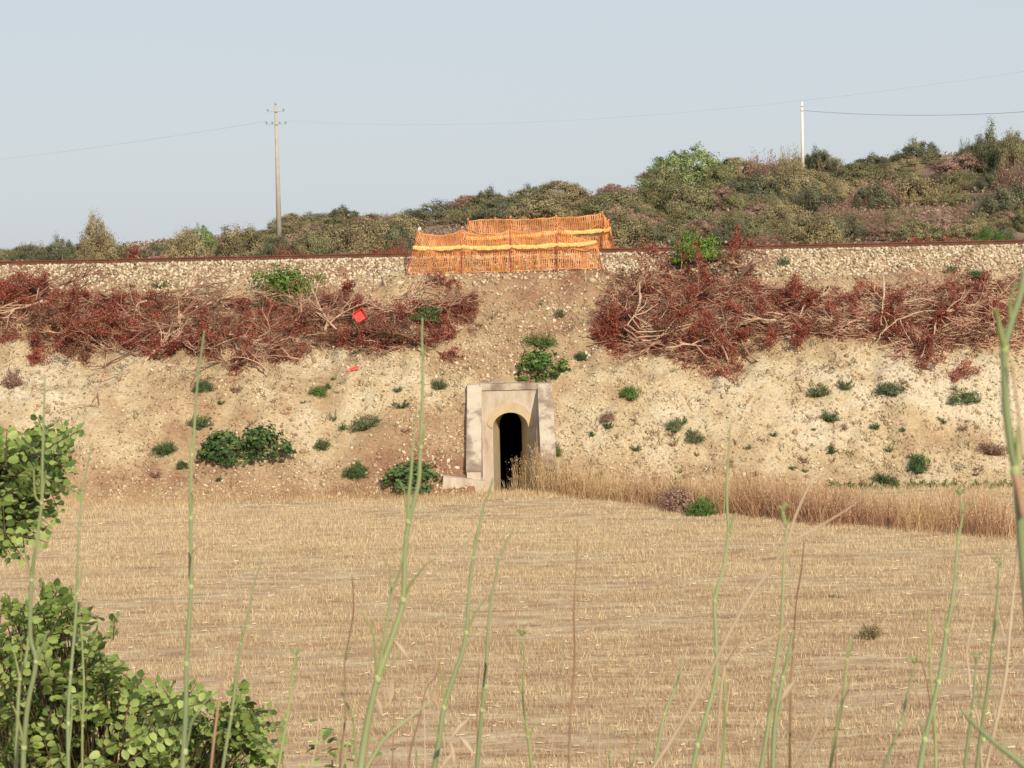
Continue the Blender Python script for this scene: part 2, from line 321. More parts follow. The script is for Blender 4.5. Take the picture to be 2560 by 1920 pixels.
# scrub hill beyond the line: skyline of the ridge as (pixel column, row of the bare ground)
SKY = np.array([(-900, 668), (0, 655), (120, 640), (200, 632), (330, 626), (420, 606), (520, 596), (640, 596), (700, 585), (760, 566), (850, 548), (920, 552), (1050, 552), (1130, 542), (1230, 518), (1300, 506), (1450, 500), (1560, 482), (1620, 462), (1700, 430), (1780, 428), (1850, 440), (1900, 420), (2000, 404), (2080, 408), (2130, 424), (2250, 396), (2330, 388), (2400, 384), (2440, 372), (2560, 350), (2900, 330), (3800, 420)], float)
YR = 150.0
_rx = np.array([at(p, r, YR).x for p, r in SKY]); _rz = np.array([at(p, r, YR).z for p, r in SKY])
def hill_z(x, y):
    x = np.asarray(x, float); y = np.asarray(y, float)
    zr = np.interp(x, _rx, _rz)
    s = np.clip((y - 78) / (YR - 78), 0, 1); s = 0.55 * s + 0.45 * s * s
    z = 6.2 + (np.maximum(zr, 6.35) - 6.2) * s
    z = z - 0.012 * np.maximum(y - YR, 0) * np.clip((zr - 6.3) / 3, 0, 1) * (y < 420) 
    z = z + (fbm(x * 0.09, y * 0.09, 41) - 0.5) * 1.0 * sstep(80, 110, y) + (fbm(x * 0.5, y * 0.5, 44, 3) - 0.5) * 0.35 * sstep(77, 84, y)
    return np.where(y > 400, np.minimum(z, 6.2), z)
xs = np.unique(np.concatenate([np.linspace(-3500, -120, 16), np.linspace(-120, -60, 16), np.linspace(-60, 60, 121), np.linspace(60, 120, 16), np.linspace(120, 3500, 16)]))
ys = np.unique(np.concatenate([np.linspace(76.5, 175, 100), np.linspace(175, 400, 30), np.linspace(400, 7000, 12)]))
X, Y = np.meshgrid(xs, ys)
tag(link('scrub_hill', grid_mesh('scrub_hill', xs, ys, hill_z(X, Y)), M['hill']), kind='structure')

# bank the photographer stands on
BANK = np.array([(-30, 5.3), (0.8, 5.3), (2.0, 5.1), (4.0, 4.4), (8.0, 2.9), (12.5, 1.1), (16.5, -0.10), (18, -0.35)])
def bank_z(x, y): return np.interp(y, BANK[:, 0], BANK[:, 1]) + (fbm(np.asarray(x) * 0.9, np.asarray(y) * 0.9, 51) - 0.5) * 0.25
xs = np.unique(np.concatenate([np.linspace(-320, -12, 16), np.linspace(-12, 12, 81), np.linspace(12, 320, 16)])); ys = np.unique(np.concatenate([np.linspace(-30, 0, 6), np.linspace(0, 18, 61)]))
X, Y = np.meshgrid(xs, ys)
tag(link('roadside_bank', grid_mesh('roadside_bank', xs, ys, bank_z(X, Y)), M['bank']), kind='structure')

# ------------------------------------------------------------------ stones and ballast
PHI = (1 + 5 ** 0.5) / 2
ICO_V = np.array([(-1, PHI, 0), (1, PHI, 0), (-1, -PHI, 0), (1, -PHI, 0), (0, -1, PHI), (0, 1, PHI), (0, -1, -PHI), (0, 1, -PHI), (PHI, 0, -1), (PHI, 0, 1), (-PHI, 0, -1), (-PHI, 0, 1)]) / math.sqrt(1 + PHI * PHI)
ICO_F = np.array([(0, 11, 5), (0, 5, 1), (0, 1, 7), (0, 7, 10), (0, 10, 11), (1, 5, 9), (5, 11, 4), (11, 10, 2), (10, 7, 6), (7, 1, 8), (3, 9, 4), (3, 4, 2), (3, 2, 6), (3, 6, 8), (3, 8, 9), (4, 9, 5), (2, 4, 11), (6, 2, 10), (8, 6, 7), (9, 8, 1)])
def rand_rot(n, rng):
    q = rng.normal(size=(n, 4)); q /= np.linalg.norm(q, axis=1)[:, None]; w, x, y, z = q.T
    return np.stack([np.stack([1 - 2 * (y * y + z * z), 2 * (x * y - z * w), 2 * (x * z + y * w)], -1),
                     np.stack([2 * (x * y + z * w), 1 - 2 * (x * x + z * z), 2 * (y * z - x * w)], -1),
                     np.stack([2 * (x * z - y * w), 2 * (y * z + x * w), 1 - 2 * (x * x + y * y)], -1)], 1)
def stones_np(P, size, rng):
    n = len(P); B = ICO_V[None] * (0.72 + 0.5 * rng.random((n, 12, 1)))
    B = B * (np.array([1.0, 0.78, 0.58])[None, None] * (0.8 + 0.4 * rng.random((n, 1, 3)))) * np.asarray(size)[:, None, None]
    V = np.einsum('nij,nkj->nki', rand_rot(n, rng), B) + np.asarray(P)[:, None, :]
    F = (np.arange(n)[:, None, None] * 12 + ICO_F[None]).reshape(-1, 3)
    return V.reshape(-1, 3), F, np.repeat(rng.random(n), 20)
def stone_protos(k, rng, name, mat):
    out = []
    for i in range(k):
        V, F, _ = stones_np(np.zeros((1, 3)), np.ones(1), rng)
        me = np_mesh(name, V, F); me.materials.append(mat); out.append(me)
    return out

# ballast shoulder and bed: gravel as one mass, with the largest stones as pieces of their own
rng = np.random.default_rng(11)
n = 12500
bx = rng.uniform(-19.5, 19.5, n); t = rng.random(n) ** 0.85
by = 67.05 + t * 2.1; 
edge = 67.2 + (fbm(bx * 0.6, bx * 0, 61) - 0.5) * 0.9
keep = (by > edge) | (rng.random(n) < 0.12); bx, by = bx[keep], by[keep]
bz = slope_z(bx, by) + rng.uniform(-0.01, 0.045, len(bx))
sz = rng.uniform(0.036, 0.078, len(bx))
V, F, rn = stones_np(np.stack([bx, by, bz], -1), sz, rng)
bm_ = np_mesh('ballast', V, F, rn); ballast = tag(link('ballast', bm_, M['ballast']), kind='stuff')
tag(ballast, 'pale limestone ballast heaped along the railway line above the slope', 'ballast')
P = stone_protos(6, rng, 'ballast_stone', M['stone_single'])
shoulder = tag(empty('ballast_shoulder', (0, 68, 6.4)), kind='structure')
for i in range(290):
    x = rng.uniform(-17.5, 17.5); y = rng.uniform(67.35, 68.6); s = rng.uniform(0.065, 0.10)
    o = link('ballast_stone', P[i % 6]); o.parent = shoulder
    o.location = (x, y - 68, float(slope_z(x, y)) + 0.02 - 6.4); o.scale = (s, s, s); o.rotation_euler = rng.uniform(0, 6.28, 3)

# loose stones over the slope, thick in the chute, at the foot and beside the culvert
def ok_spot(x, y):
    return ~((np.abs(x - PXC) < W_IN + W_TH + 0.02) & (y < PORTAL_Y + 0.55))
n = 52000
sx = rng.uniform(-18.5, 18.5, n); sy = rng.uniform(58.35, 67.3, n)
dens = 0.20 + 0.75 * (1 - sstep(58.8, 60.6, sy)) * (0.35 + 0.65 * sstep(0.42, 0.6, fbm(sx * 0.7, sy * 0.7, 66)))
dens += 0.75 * np.exp(-((sx - 0.3 - 0.25 * (66 - sy)* -0.2) / 1.7) ** 2) * sstep(61.5, 62.5, sy) * (1 - sstep(65.2, 66.4, sy))
dens += 0.55 * np.exp(-((np.abs(sx - PXC) - 2.6) / 1.7) ** 2) * (1 - sstep(62, 64, sy))
dens += 0.25 * sstep(0.5, 0.62, fbm(sx * 0.4, sy * 0.5, 67)) + 0.3 * sstep(66.0, 67.0, sy)
dens *= 0.25 + 1.1 * sstep(0.38, 0.62, fbm(sx * 1.3, sy * 1.3, 69, 3))
kp = (rng.random(n) < dens) & ok_spot(sx, sy); sx, sy = sx[kp], sy[kp]
ss = np.clip(rng.lognormal(math.log(0.030), 0.45, len(sx)), 0.013, 0.085)
V, F, rn = stones_np(np.stack([sx, sy, slope_z(sx, sy) + ss * 0.2], -1), ss, rng)
tag(link('scree', np_mesh('scree', V, F, rn), M['stone']), 'small pale stones strewn over the bare embankment slope', 'stones', kind='stuff')

# crumbly clods of earth
n = 30000; sx = rng.uniform(-18.5, 18.5, n); sy = rng.uniform(58.4, 67.2, n)
kp = (rng.random(n) < 0.25 + 0.9 * sstep(0.42, 0.62, fbm(sx * 0.9, sy * 0.9, 76, 3))) & ok_spot(sx, sy); sx, sy = sx[kp], sy[kp]
ss = np.clip(rng.lognormal(math.log(0.036), 0.5, len(sx)), 0.015, 0.12)
V, F, rn = stones_np(np.stack([sx, sy, slope_z(sx, sy) - ss * 0.1], -1), ss, rng)
tag(link('clods', np_mesh('clods', V, F, np.clip(0.6 * rn + 0.5 * np.repeat(fbm(sx * 0.33, sy * 0.55, 31), 20), 0, 1)), M['clod']), 'crumbly clods of tan earth over the embankment slope', 'earth', kind='stuff')

# stones large enough to pick out one by one
P = stone_protos(7, rng, 'loose_stone', M['stone_single'])
spots = [(555, 1147, 0.13, 'largest loose stone below the small dark weed left of the twin fig bush'), (1462, 1122, 0.11, 'pale loose stone just right of the culvert wing wall'),
         (325, 1175, 0.10, 'pale stone at the foot of the slope beside the overhanging foreground leaves'), (1350, 770, 0.09, 'single pale stone in the chute above the culvert'),
         (2300, 1195, 0.13, 'pale block above the dry grass under the right slope'), (2145, 1170, 0.11, 'pale angular stone above the dry grass, left of the right-hand weed'),
         (1130, 1238, 0.13, 'pale stone lying against the culvert footing')]
for px, py, s, lab in spots:
    p = slope_hit(px, py); o = link('loose_stone', P[len(lab) % 7]); o.location = p + Vector((0, 0, s * 0.3)); o.scale = (s, s, s * 0.8)
    o.rotation_euler = rng.uniform(0, 6.28, 3); tag(o, lab, 'stone')
for i in range(110):
    while True:
        x = rng.uniform(-16, 16); y = rng.uniform(58.5, 66.8)
        if ok_spot(np.array(x), np.array(y)) and rng.random() < (0.9 if y < 60 else 0.35): break
    s = rng.uniform(0.055, 0.10); o = link('loose_stone', P[i % 7]); o.location = (x, y, float(slope_z(x, y)) + s * 0.25); o.scale = (s, s, s * 0.85)
    o.rotation_euler = rng.uniform(0, 6.28, 3)
    side = 'left of' if x < PXC else 'right of'
    tag(o, f'fist-sized pale limestone lump loose on the bare slope {side} the culvert', 'stone', f'stones on the slope {side} the culvert')
# the rough course of bigger stones under the ballast, below the net
for i in range(46):
    px = 700 + i * 27 + rng.uniform(-9, 9)
    if 1500 < px < 1960 and i % 3: pass
    p = slope_hit(px, 700 - 0.021 * (px - 1280) + rng.uniform(-7, 9)); s = rng.uniform(0.09, 0.15)
    o = link('kerb_stone', P[i % 7]); o.location = p + Vector((0, 0, 0.02)); o.scale = (s, s, s * 0.8); o.rotation_euler = rng.uniform(0, 6.28, 3)
    tag(o, 'rounded grey stone in the rough course at the toe of the ballast', 'stone', 'stone course at the toe of the ballast')

# ------------------------------------------------------------------ rails
RAIL = [(-0.075, 0), (0.075, 0), (0.075, 0.012), (0.012, 0.035), (0.010, 0.125), (0.036, 0.138), (0.036, 0.165), (0.028, 0.175), (-0.028, 0.175), (-0.036, 0.165), (-0.036, 0.138), (-0.010, 0.125), (-0.012, 0.035), (-0.075, 0.012)]
for y, lab in ((69.45, 'rusty brown rail nearer the camera on top of the ballast'), (70.90, 'rusty brown far rail behind the nearer one')):
    mb = MB(); k = len(RAIL)
    for x in (-150, 150): mb.v += [(x, a, b) for a, b in RAIL]
    mb.f += [(i, (i + 1) % k, k + (i + 1) % k, k + i) for i in range(k)] + [tuple(range(k))[::-1], tuple(range(k, 2 * k))]
    o = mb.build('rail', M['rust']); o.location = (0, y, 6.845); tag(o, lab, 'rail', 'rails of the single track')
    for j in range(-12, 13):
        x = j * 1.35 + (0.3 if y > 70 else 0)
        c = MB().box((-0.09, -0.10, -0.02), (0.09, -0.045, 0.055)).build('rail_clip', M['rust'], o); c.location = (x, 0, 0)

# ------------------------------------------------------------------ culvert portal
def portal():
    root = empty('culvert_portal', (PXC, PORTAL_Y, -0.3), 'pale rendered culvert portal with a dark arched opening in the embankment foot', 'culvert')
    O = Vector((PXC, PORTAL_Y, -0.3)); TOP = 3.36          # local heights count from the culvert floor
    hw, spring, rise = 0.535, 1.98, 0.46                    # opening
    n = 14
    arch = [(-hw, 0.0), (-hw, spring)] + [(-hw * math.cos(math.pi * i / n), spring + rise * math.sin(math.pi * i / n)) for i in range(1, n)] + [(hw, spring), (hw, 0.0)]
    # face: strips between the opening's outline and the rectangle around it
    ow, oh = W_IN + 0.02, TOP - 0.22
    def outer(p):
        x, z = p
        if z <= spring: return (math.copysign(ow, x), z)
        a = math.atan2(z - spring, x); k = min(ow / max(abs(math.cos(a)), 1e-6), (oh - spring) / max(math.sin(a), 1e-6))
        return (math.cos(a) * k, spring + math.sin(a) * k)
    out = [outer(p) for p in arch]; mb = MB(); k = len(arch)
    V = [(x, 0, z) for x, z in arch] + [(x, 0, z) for x, z in out] + [(x, 0.4, z) for x, z in out]
    F = [(i, i + 1, k + i + 1, k + i) for i in range(k - 1)] + [(k + i, k + i + 1, 2 * k + i + 1, 2 * k + i) for i in range(k - 1)]
    mb.add(V, F)
    for s in (-1, 1):                                       # fill the two top corners of the rectangle
        i = min(range(k), key=lambda j: abs(out[j][0] - s * ow) + abs(out[j][1] - oh)); 
    mb.add([(-ow, 0.006, spring + 0.2), (ow, 0.006, spring + 0.2), (ow, 0.006, oh), (-ow, 0.006, oh)], [])
    for s in (-1, 1):
        c = (s * ow, 0.0, oh); side = [j for j in range(k) if out[j][1] > spring and abs(abs(out[j][0]) - ow) < 1e-4 and out[j][0] * s > 0]
        topj = [j for j in range(k) if abs(out[j][1] - oh) < 1e-4 and out[j][0] * s >= 0]
        a = max(side, key=lambda j: out[j][1]) if side else (1 if s < 0 else k - 2); b = max(topj, key=lambda j: abs(out[j][0]))
        mb.add([(out[a][0], 0, out[a][1]), c, (out[b][0], 0, out[b][1])], [(0, 1, 2) if s > 0 else (0, 2, 1)])
    mb.build('face_wall', M['concrete'], root)
    # reveal: splayed sides narrowing to the barrel
    inn = [(x * 0.64, min(z, spring - 0.02) if z <= spring else spring - 0.02 + (z - spring) * 0.95) for x, z in arch]
    mb = MB(); mb.add([(x, 0.0, z) for x, z in arch] + [(x, 0.95, z) for x, z in inn], [(i, k + i, k + i + 1, i + 1) for i in range(k - 1)])
    mb.build('splayed_reveal', M['ring'], root)
    mb = MB(); mb.add([(x, 0.95, z) for x, z in inn] + [(x, 11.0, z) for x, z in inn], [(i, k + i, k + i + 1, i + 1) for i in range(k - 1)] + [tuple(range(k, 2 * k))])
    mb.box((-0.6, -0.3, -0.14), (0.6, 11.0, 0.0))
    mb.build('barrel', M['barrel'], root)
    # patched mortar ring over the arch
    mb = MB(); m_ = 22; V = []; F = []
    rr = np.random.default_rng(3)
    for i in range(m_ + 1):
        a = math.pi * (i / m_); th = 0.15 + 0.15 * math.sin(a) ** 1.5 + 0.03 * rr.random()
        if i in (0, m_): th = 0.05
        x, z = -hw * math.cos(a), spring + rise * math.sin(a)
        nx, nz = -math.cos(a) , math.sin(a)
        for d, yy in ((0, 0.0), (0, -0.03), (th, -0.03), (th, 0.0)): V.append((x + nx * d, yy, z + nz * d))
    for i in range(m_):
        for j in range(3): F.append((i * 4 + j, (i + 1) * 4 + j, (i + 1) * 4 + j + 1, i * 4 + j + 1))
    mb.add(V, F); mb.build('arch_ring', M['ring'], root)
    # wings: flaring walls with a sloping coping that follows the embankment
    for s in (-1, 1):
        L = 2.55; fl = 0.03
        def wx(d, side): return s * (W_IN + fl * d / L + (W_TH if side else 0))
        prof = [(0.42, TOP - 0.14), (0.02, TOP - 0.16), (-0.3, TOP - 0.42)] + [(-0.3 - (L - 0.3) * q, TOP - 0.42 - 2.0 * q) for q in (0.25, 0.5, 0.75, 1.0)]
        V = []; F = []
        for side in (0, 1):
            for y, z in prof: V.append((wx(max(-y, 0), side), y, z))
            for y, z in prof: V.append((wx(max(-y, 0), side), y, -0.4))
        q = len(prof)
        for i in range(q - 1):
            F.append((i, i + 1, q + i + 1, q + i)); F.append((2 * q + i, 3 * q + i, 3 * q + i + 1, 2 * q + i + 1))
            F.append((i, 2 * q + i, 2 * q + i + 1, i + 1))
        F.append((q - 1, 3 * q - 1, 4 * q - 1, 2 * q - 1))
        mb = MB(); mb.add(V, F); w = mb.build('wing_wall', M['concrete'], root)
        mb = MB(); V = []; F = []                            # coping slab, 6 cm thick, a little proud of the wall
        for y, z in prof:
            d = max(-y, 0)
            for side in (0, 1):
                for dz in (0.004, 0.085): V.append((wx(d, side) + s * (0.02 if side else -0.02) , y - (0.03 if y == prof[-1][0] else 0), z + dz))
        for i in range(q - 1):
            a, b = i * 4, (i + 1) * 4
            F += [(a + 1, b + 1, b + 3, a + 3), (a, a + 1, b + 1, b), (a + 2, b + 2, b + 3, a + 3)]
        F.append(((q - 1) * 4, (q - 1) * 4 + 2, (q - 1) * 4 + 3, (q - 1) * 4 + 1))
        mb.add(V, F); mb.build('coping', M['coping'], w)
        M4 = Matrix.Translation((s * (W_IN + W_TH * 0.62), -L + 0.1, 0)) @ Matrix.Rotation(R(-8 * s), 4, 'Y') @ Matrix.Rotation(R(6), 4, 'Z')
        if s < 0: MB().box((-1.0, -0.32, 0.08), (0.22, 0.5, 0.72), M4).build('footing', M['concrete'], root)
        else: MB().box((-0.05, -0.1, 0.2), (0.42, 0.45, 1.05), M4).build('footing', M['concrete'], root)
    mb = MB().box((-W_IN - 0.03, -0.05, TOP - 0.235), (W_IN + 0.03, 0.42, TOP - 0.045)); mb.build('head_coping', M['coping'], root)
    return root
portal()

# ------------------------------------------------------------------ orange net fences
def net_fence(name, label, posts, Y, band, rows, right_drop=None):
    """posts: (bottom pixel, top pixel, net height share); rows: px of net top sag between posts; band: rows of the yellow band at each post"""
    root_p = at(posts[0][0][0], posts[0][0][1], Y)
    root = empty(name, root_p, label, 'fence', 'orange safety nets beside the railway'); O = root_p
    B = [at(*p[0], Y) for p in posts]; T = [at(*p[1], Y) for p in posts]; N = [at(*p[2], Y) for p in posts]
    for p, b, t_ in zip(posts, B, T):
        if p[3]:
            g = b - (t_ - b) * 0.25
            mb = MB(); mb.tube([g - O + Vector((0, -0.16, 0)), (g + t_) / 2 - O + Vector((0, -0.14, 0)), t_ - O], 0.022, 6); po = mb.build('post', M['orange_post'], root)
            d = (t_ - b).normalized(); mb = MB(); mb.tube([t_ - O - d * 0.06, t_ - O - d * 0.01, t_ - O + d * 0.015], [0.034, 0.038, 0.02], 8); mb.build('post_cap', M['cap'], po)
    rr = np.random.default_rng(len(label))
    for i in range(len(posts) - 1):
        sag = rows[i] / ppm(Y)
        def S(u, v):                                       # u along, v 0 bottom .. 1 top
            lo = B[i].lerp(B[i + 1], u); hi = N[i].lerp(N[i + 1], u) - Vector((0, 0, sag * 4 * u * (1 - u)))
            p = lo.lerp(hi, v)
            w = 0.05 * math.sin(u * 9 + i * 2 + v * 3) + 0.05 * math.sin(v * 7 + u * 4 + i)
            return p - O + Vector((0.012 * math.sin(v * 14 + u * 31), -0.03 + w * 1.1 - 0.12 * (1 - v) * v, 0.012 * math.sin(u * 17 + v * 9)))
        W = (B[i + 1] - B[i]).length; H = max((N[i] - B[i]).length, (N[i + 1] - B[i + 1]).length)
        nu = max(3, int(W / 0.058)); nv = max(4, int(H / 0.19)); V = []; F = []
        def strip(pts, wid, ax):
            b = len(V)
            for p in pts: V.append(p - ax * wid); V.append(p + ax * wid)
            for j in range(len(pts) - 1): F.append((b + 2 * j, b + 2 * j + 1, b + 2 * j + 3, b + 2 * j + 2))
        dirx = (B[i + 1] - B[i]).normalized()
        for j in range(nu + 1):
            jit = rr.uniform(-0.12, 0.12) / nu; wd = rr.uniform(0.012, 0.020)
            a = Vector((math.cos(rr.uniform(-0.7, 0.7)), rr.uniform(-0.5, 0.5), 0)).normalized()
            strip([S(min(max(j / nu + jit, 0), 1), v / 12) for v in range(13)], wd, a)
        for j in range(nv + 1):
            wd = 0.017 if j in (0, nv) else rr.uniform(0.005, 0.009)
            strip([S(u / 16, min(max(j / nv, 0), 1)) for u in range(17)], wd, Vector((0, 0.2, 0.98)))
        mb = MB(); mb.add(V, F); mb.build('net_panel', M['net'], root)
        V = []; F = []                                     # upper flap of the net folded over, hanging in a swag
        for j in range(nu + 1):
            u = j / nu; lowv = 0.80 - 0.22 * 4 * u * (1 - u) * 0.9
            strip([S(min(max(u + rr.uniform(-.1, .1) / nu, 0), 1), 1 - (1 - lowv) * q / 5) + Vector((0, -0.035, 0)) for q in range(6)], rr.uniform(0.010, 0.017), Vector((1, rr.uniform(-.3, .3), 0)))
        strip([S(u / 16, 0.80 - 0.22 * 4 * (u / 16) * (1 - u / 16) * 0.9) + Vector((0, -0.04, 0)) for u in range(17)], 0.014, Vector((0, 0.2, 0.98)))
        mb = MB(); mb.add(V, F); mb.build('net_flap', M['net'], root)
        # folded yellow band
        V2 = []; F2 = []; nb = 44
        for u in range(nb + 1):
            q = u / nb; bp = at(band[i][0] + (band[i + 1][0] - band[i][0]) * q, band[i][1] + (band[i + 1][1] - band[i][1]) * q, Y) - O
            bp = bp + Vector((0, -0.17 + 0.012 * math.sin(q * 23 + i), -0.045 * 4 * q * (1 - q) + 0.006 * math.sin(q * 31)))
            hw = (0.058 if 1 < u < nb - 1 else 0.036) + 0.010 * math.sin(q * 13 + i * 2) + 0.022 * rr.random()
            for a in range(6):
                w = a / 6 * 2 * math.pi; V2.append(bp + Vector((0, math.cos(w) * 0.016 * (0.4 + 1.2 * rr.random()), math.sin(w) * hw + rr.uniform(-0.008, 0.008))))
        for u in range(nb):
            for a in range(6): F2.append((u * 6 + a, u * 6 + (a + 1) % 6, u * 6 + 6 + (a + 1) % 6, u * 6 + 6 + a))
        mb = MB(); mb.add(V2, F2); mb.build('yellow_band', M['tape'], root)
    return root
FY = 67.15
net_fence('safety_net_fence', 'nearer orange net fence with yellow band in front of the rails, leaning left end', [
    ((1017, 684), (1046, 577), (1046, 579), 1), ((1155, 680), (1155, 567), (1155, 575), 1), ((1277, 678), (1276, 560), (1276, 573), 1),
    ((1393, 672), (1391, 556), (1391, 568), 1), ((1503, 670), (1491, 592), (1491, 602), 1)], FY, [(1033, 619), (1155, 617), (1277, 616), (1392, 611), (1491, 605)], [12, 15, 13, 8])
net_fence('safety_net_fence', 'farther orange net fence with yellow band standing behind the rails', [
    ((1164, 640), (1170, 546), (1169, 553), 1), ((1276, 638), (1276, 541), (1275, 549), 1), ((1390, 636), (1390, 538), (1390, 543), 1), ((1505, 632), (1506, 529), (1506, 533), 1), ((1536, 624), (1521, 548), (1519, 553), 1)], 72.6,
    [(1164, 595), (1276, 590), (1391, 580), (1508, 575), (1526, 570)], [-2, 2, 4, 0])
mb = MB(); p = at(1047, 576, FY)
mb.add([(0, 0, 0), (0.04, -0.02, 0.12), (0.10, 0.02, 0.16), (0.12, -0.03, 0.02), (-0.06, 0.02, 0.06), (0.02, 0.03, 0.19)], [(0, 3, 1), (0, 1, 4), (1, 3, 2), (1, 2, 5), (4, 1, 5)])
o = mb.build('white_rag', M['rag']); o.location = p; o.scale = (0.65, 0.65, 0.65); tag(o, 'scrap of white plastic on the leaning left post of the net', 'rag')

# ------------------------------------------------------------------ stubble on the field
rng = np.random.default_rng(21)
def blades(P, h, w, lean, rng, bend=0.0):
    """thin upright straw triangles standing on the points P"""
    n = len(P); a = rng.uniform(0, 2 * np.pi, n); d = np.stack([np.cos(a), np.sin(a), np.zeros(n)], -1)
    l = rng.uniform(0, 2 * np.pi, n); k = lean * rng.random(n)
    tip = P + np.stack([np.cos(l) * k, np.sin(l) * k, np.ones(n)], -1) * np.asarray(h)[:, None]
    wv = d * np.asarray(w)[:, None]
    V = np.stack([P - wv, P + wv, tip + wv * 0.35, tip - wv * 0.35], 1).reshape(-1, 3)
    return V, np.arange(n * 4).reshape(n, 4), rng.random(n)
n = 300000
y = 22.0 + 37.0 * rng.random(n) ** 0.80; hwid = y * 0.262 + 1.5
x = rng.uniform(-1, 1, n) * hwid
row = (y + 0.05 * x + 0.15 * np.sin(x * 0.6))                    # drill rows run across the view
y = y + 0.45 * (np.round(row / 0.24) * 0.24 - row)
bare = fbm(x * 0.35, y * 0.9, 71)
kp = (rng.random(n) < 0.35 + 1.3 * sstep(0.30, 0.6, bare)) & ~((np.abs(x - PXC) < 1.2) & (y > 59.2)); x, y, bare = x[kp], y[kp], bare[kp]
h = rng.uniform(0.04, 0.11, len(x)) * (0.7 + 0.6 * bare) * (1 + 0.6 * sstep(56, 58, y)); w = rng.uniform(0.0035, 0.008, len(x))
V, F, rn = blades(np.stack([x, y, field_z(x, y) - 0.01], -1), h, w, 0.65, rng)
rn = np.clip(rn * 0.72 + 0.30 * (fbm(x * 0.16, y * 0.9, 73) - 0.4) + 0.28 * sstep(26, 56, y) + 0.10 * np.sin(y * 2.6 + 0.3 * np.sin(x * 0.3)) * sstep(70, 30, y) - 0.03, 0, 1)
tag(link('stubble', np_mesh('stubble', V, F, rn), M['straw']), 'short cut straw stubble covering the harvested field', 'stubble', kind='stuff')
# fallen straw lying flat
n = 3500
y = 22.0 + 37.0 * rng.random(n) ** 0.85; x = rng.uniform(-1, 1, n) * (y * 0.262 + 1.5)
a = rng.normal(0, 0.7, n); d = np.stack([np.cos(a), np.sin(a), rng.uniform(-0.15, 0.25, n)], -1) * rng.uniform(0.02, 0.065, n)[:, None]
P = np.stack([x, y, field_z(x, y) + 0.03], -1); wv = np.stack([np.zeros(n), np.zeros(n), rng.uniform(0.004, 0.009, n)], -1) + np.stack([-np.sin(a), np.cos(a), 0 * a], -1) * 0.006
V = np.stack([P - d - wv, P + d - wv, P + d + wv, P - d + wv], 1).reshape(-1, 3)
tag(link('fallen_straw', np_mesh('fallen_straw', V, np.arange(n * 4).reshape(n, 4), rng.random(n)), M['straw']), 'loose straw lying flat between the stubble', 'straw', kind='stuff')

# ------------------------------------------------------------------ tall dry grass
def tuft_field(name, label, mat, P, h, w, lean, seeds=0.0):
    V, F, rn = blades(P, h, w, lean, rng)
    Vs, Fs, rs = [V], [F], [rn]; b = len(V)
    if seeds:                                               # hanging oat heads near the tips
        k = rng.random(len(P)) < seeds; tips = V.reshape(-1, 4, 3)[k][:, 2:].mean(1)
        C = np.repeat(tips, 4, 0) + rng.normal(0, 0.035, (len(tips) * 4, 3)) - np.array([0, 0, 0.04])
        V2, F2 = cards(C, rng.uniform(0.03, 0.055, len(C)), rng, 0.4, -1.0)
        Vs.append(V2); Fs.append(F2 + b); rs.append(0.6 + 0.4 * rng.random(len(F2)))
    o = link(name, np_mesh(name, np.concatenate(Vs), np.concatenate(Fs), np.concatenate(rs)), mat)
    return tag(o, label, 'dry grass', kind='stuff')
def strip_points(n, edge_px, depth, dens=None):
    """points on the ground in front of the slope: edge_px = (column, row) of the near edge of the grass"""
    e = np.array(edge_px, float); px = rng.uniform(e[0, 0], e[-1, 0], n)
    rows = np.interp(px, e[:, 0], e[:, 1]); pts = []
    for a, b in zip(px, rows):
        d = ray(a, b); t_ = 7.0 / -d.z; p = CAM + d * t_; pts.append((p.x, p.y))
    pts = np.array(pts); pts[:, 1] += depth * rng.random(n) ** 1.2 + (fbm(pts[:, 0] * 0.8, pts[:, 0] * 0, 85) - 0.5) * 1.3
    return pts, px
EDGE = [(1335, 1238), (1480, 1250), (1600, 1262), (1760, 1285), (1900, 1300), (2050, 1318), (2200, 1325), (2350, 1335), (2570, 1350)]
def ground_z(x, y): return np.where(y > 58.2, np.maximum(slope_z(x, y), field_z(x, y)), field_z(x, y))
p2, px = strip_points(8000, EDGE, 1.0); p2[:, 1] += rng.random(len(px)) ** 1.3 * np.interp(px, [1335, 1700, 2560], [0.7, 1.6, 2.8]); k = fbm(p2[:, 0] * 0.7, p2[:, 1] * 0.7, 81) + 0.25 * rng.random(len(px))
back = p2[:, 1] > 58.9
hh = rng.uniform(0.35, 0.85, len(px)) * (1 - 0.35 * sstep(57.5, 60, p2[:, 1])) * (0.35 + 1.25 * fbm(p2[:, 0] * 1.3, p2[:, 1] * 1.0, 83))
P = np.stack([p2[:, 0], p2[:, 1], ground_z(p2[:, 0], p2[:, 1]) - 0.02], -1)
hh *= 0.75 + 0.5 * rng.random(len(hh))
red = (k > 0.56) & (px > 1560); red &= ~((px > 1790) & (px < 1850) & (rng.random(len(px)) < .8)); red |= (px > 1570) & (px < 1680) & (rng.random(len(px)) < 0.5)
ok = np.abs(P[:, 0] - PXC) > 0.2
tuft_field('dry_oat_grass', 'tall straw-coloured dry oats along the foot of the slope right of the culvert', M['grass_straw'], P[~red & ok], hh[~red & ok], rng.uniform(0.004, 0.009, (~red & ok).sum()), 0.55, 0.5)
tuft_field('dry_red_grass', 'reddish-brown dry grass bank along the field edge on the right', M['grass_red'], P[red & ok], hh[red & ok] * 1.05, rng.uniform(0.004, 0.009, (red & ok).sum()), 0.75, 0.5)
n = 120; x = PXC + rng.normal(0.32, 0.22, n); y = rng.uniform(59.3, 60.7, n)
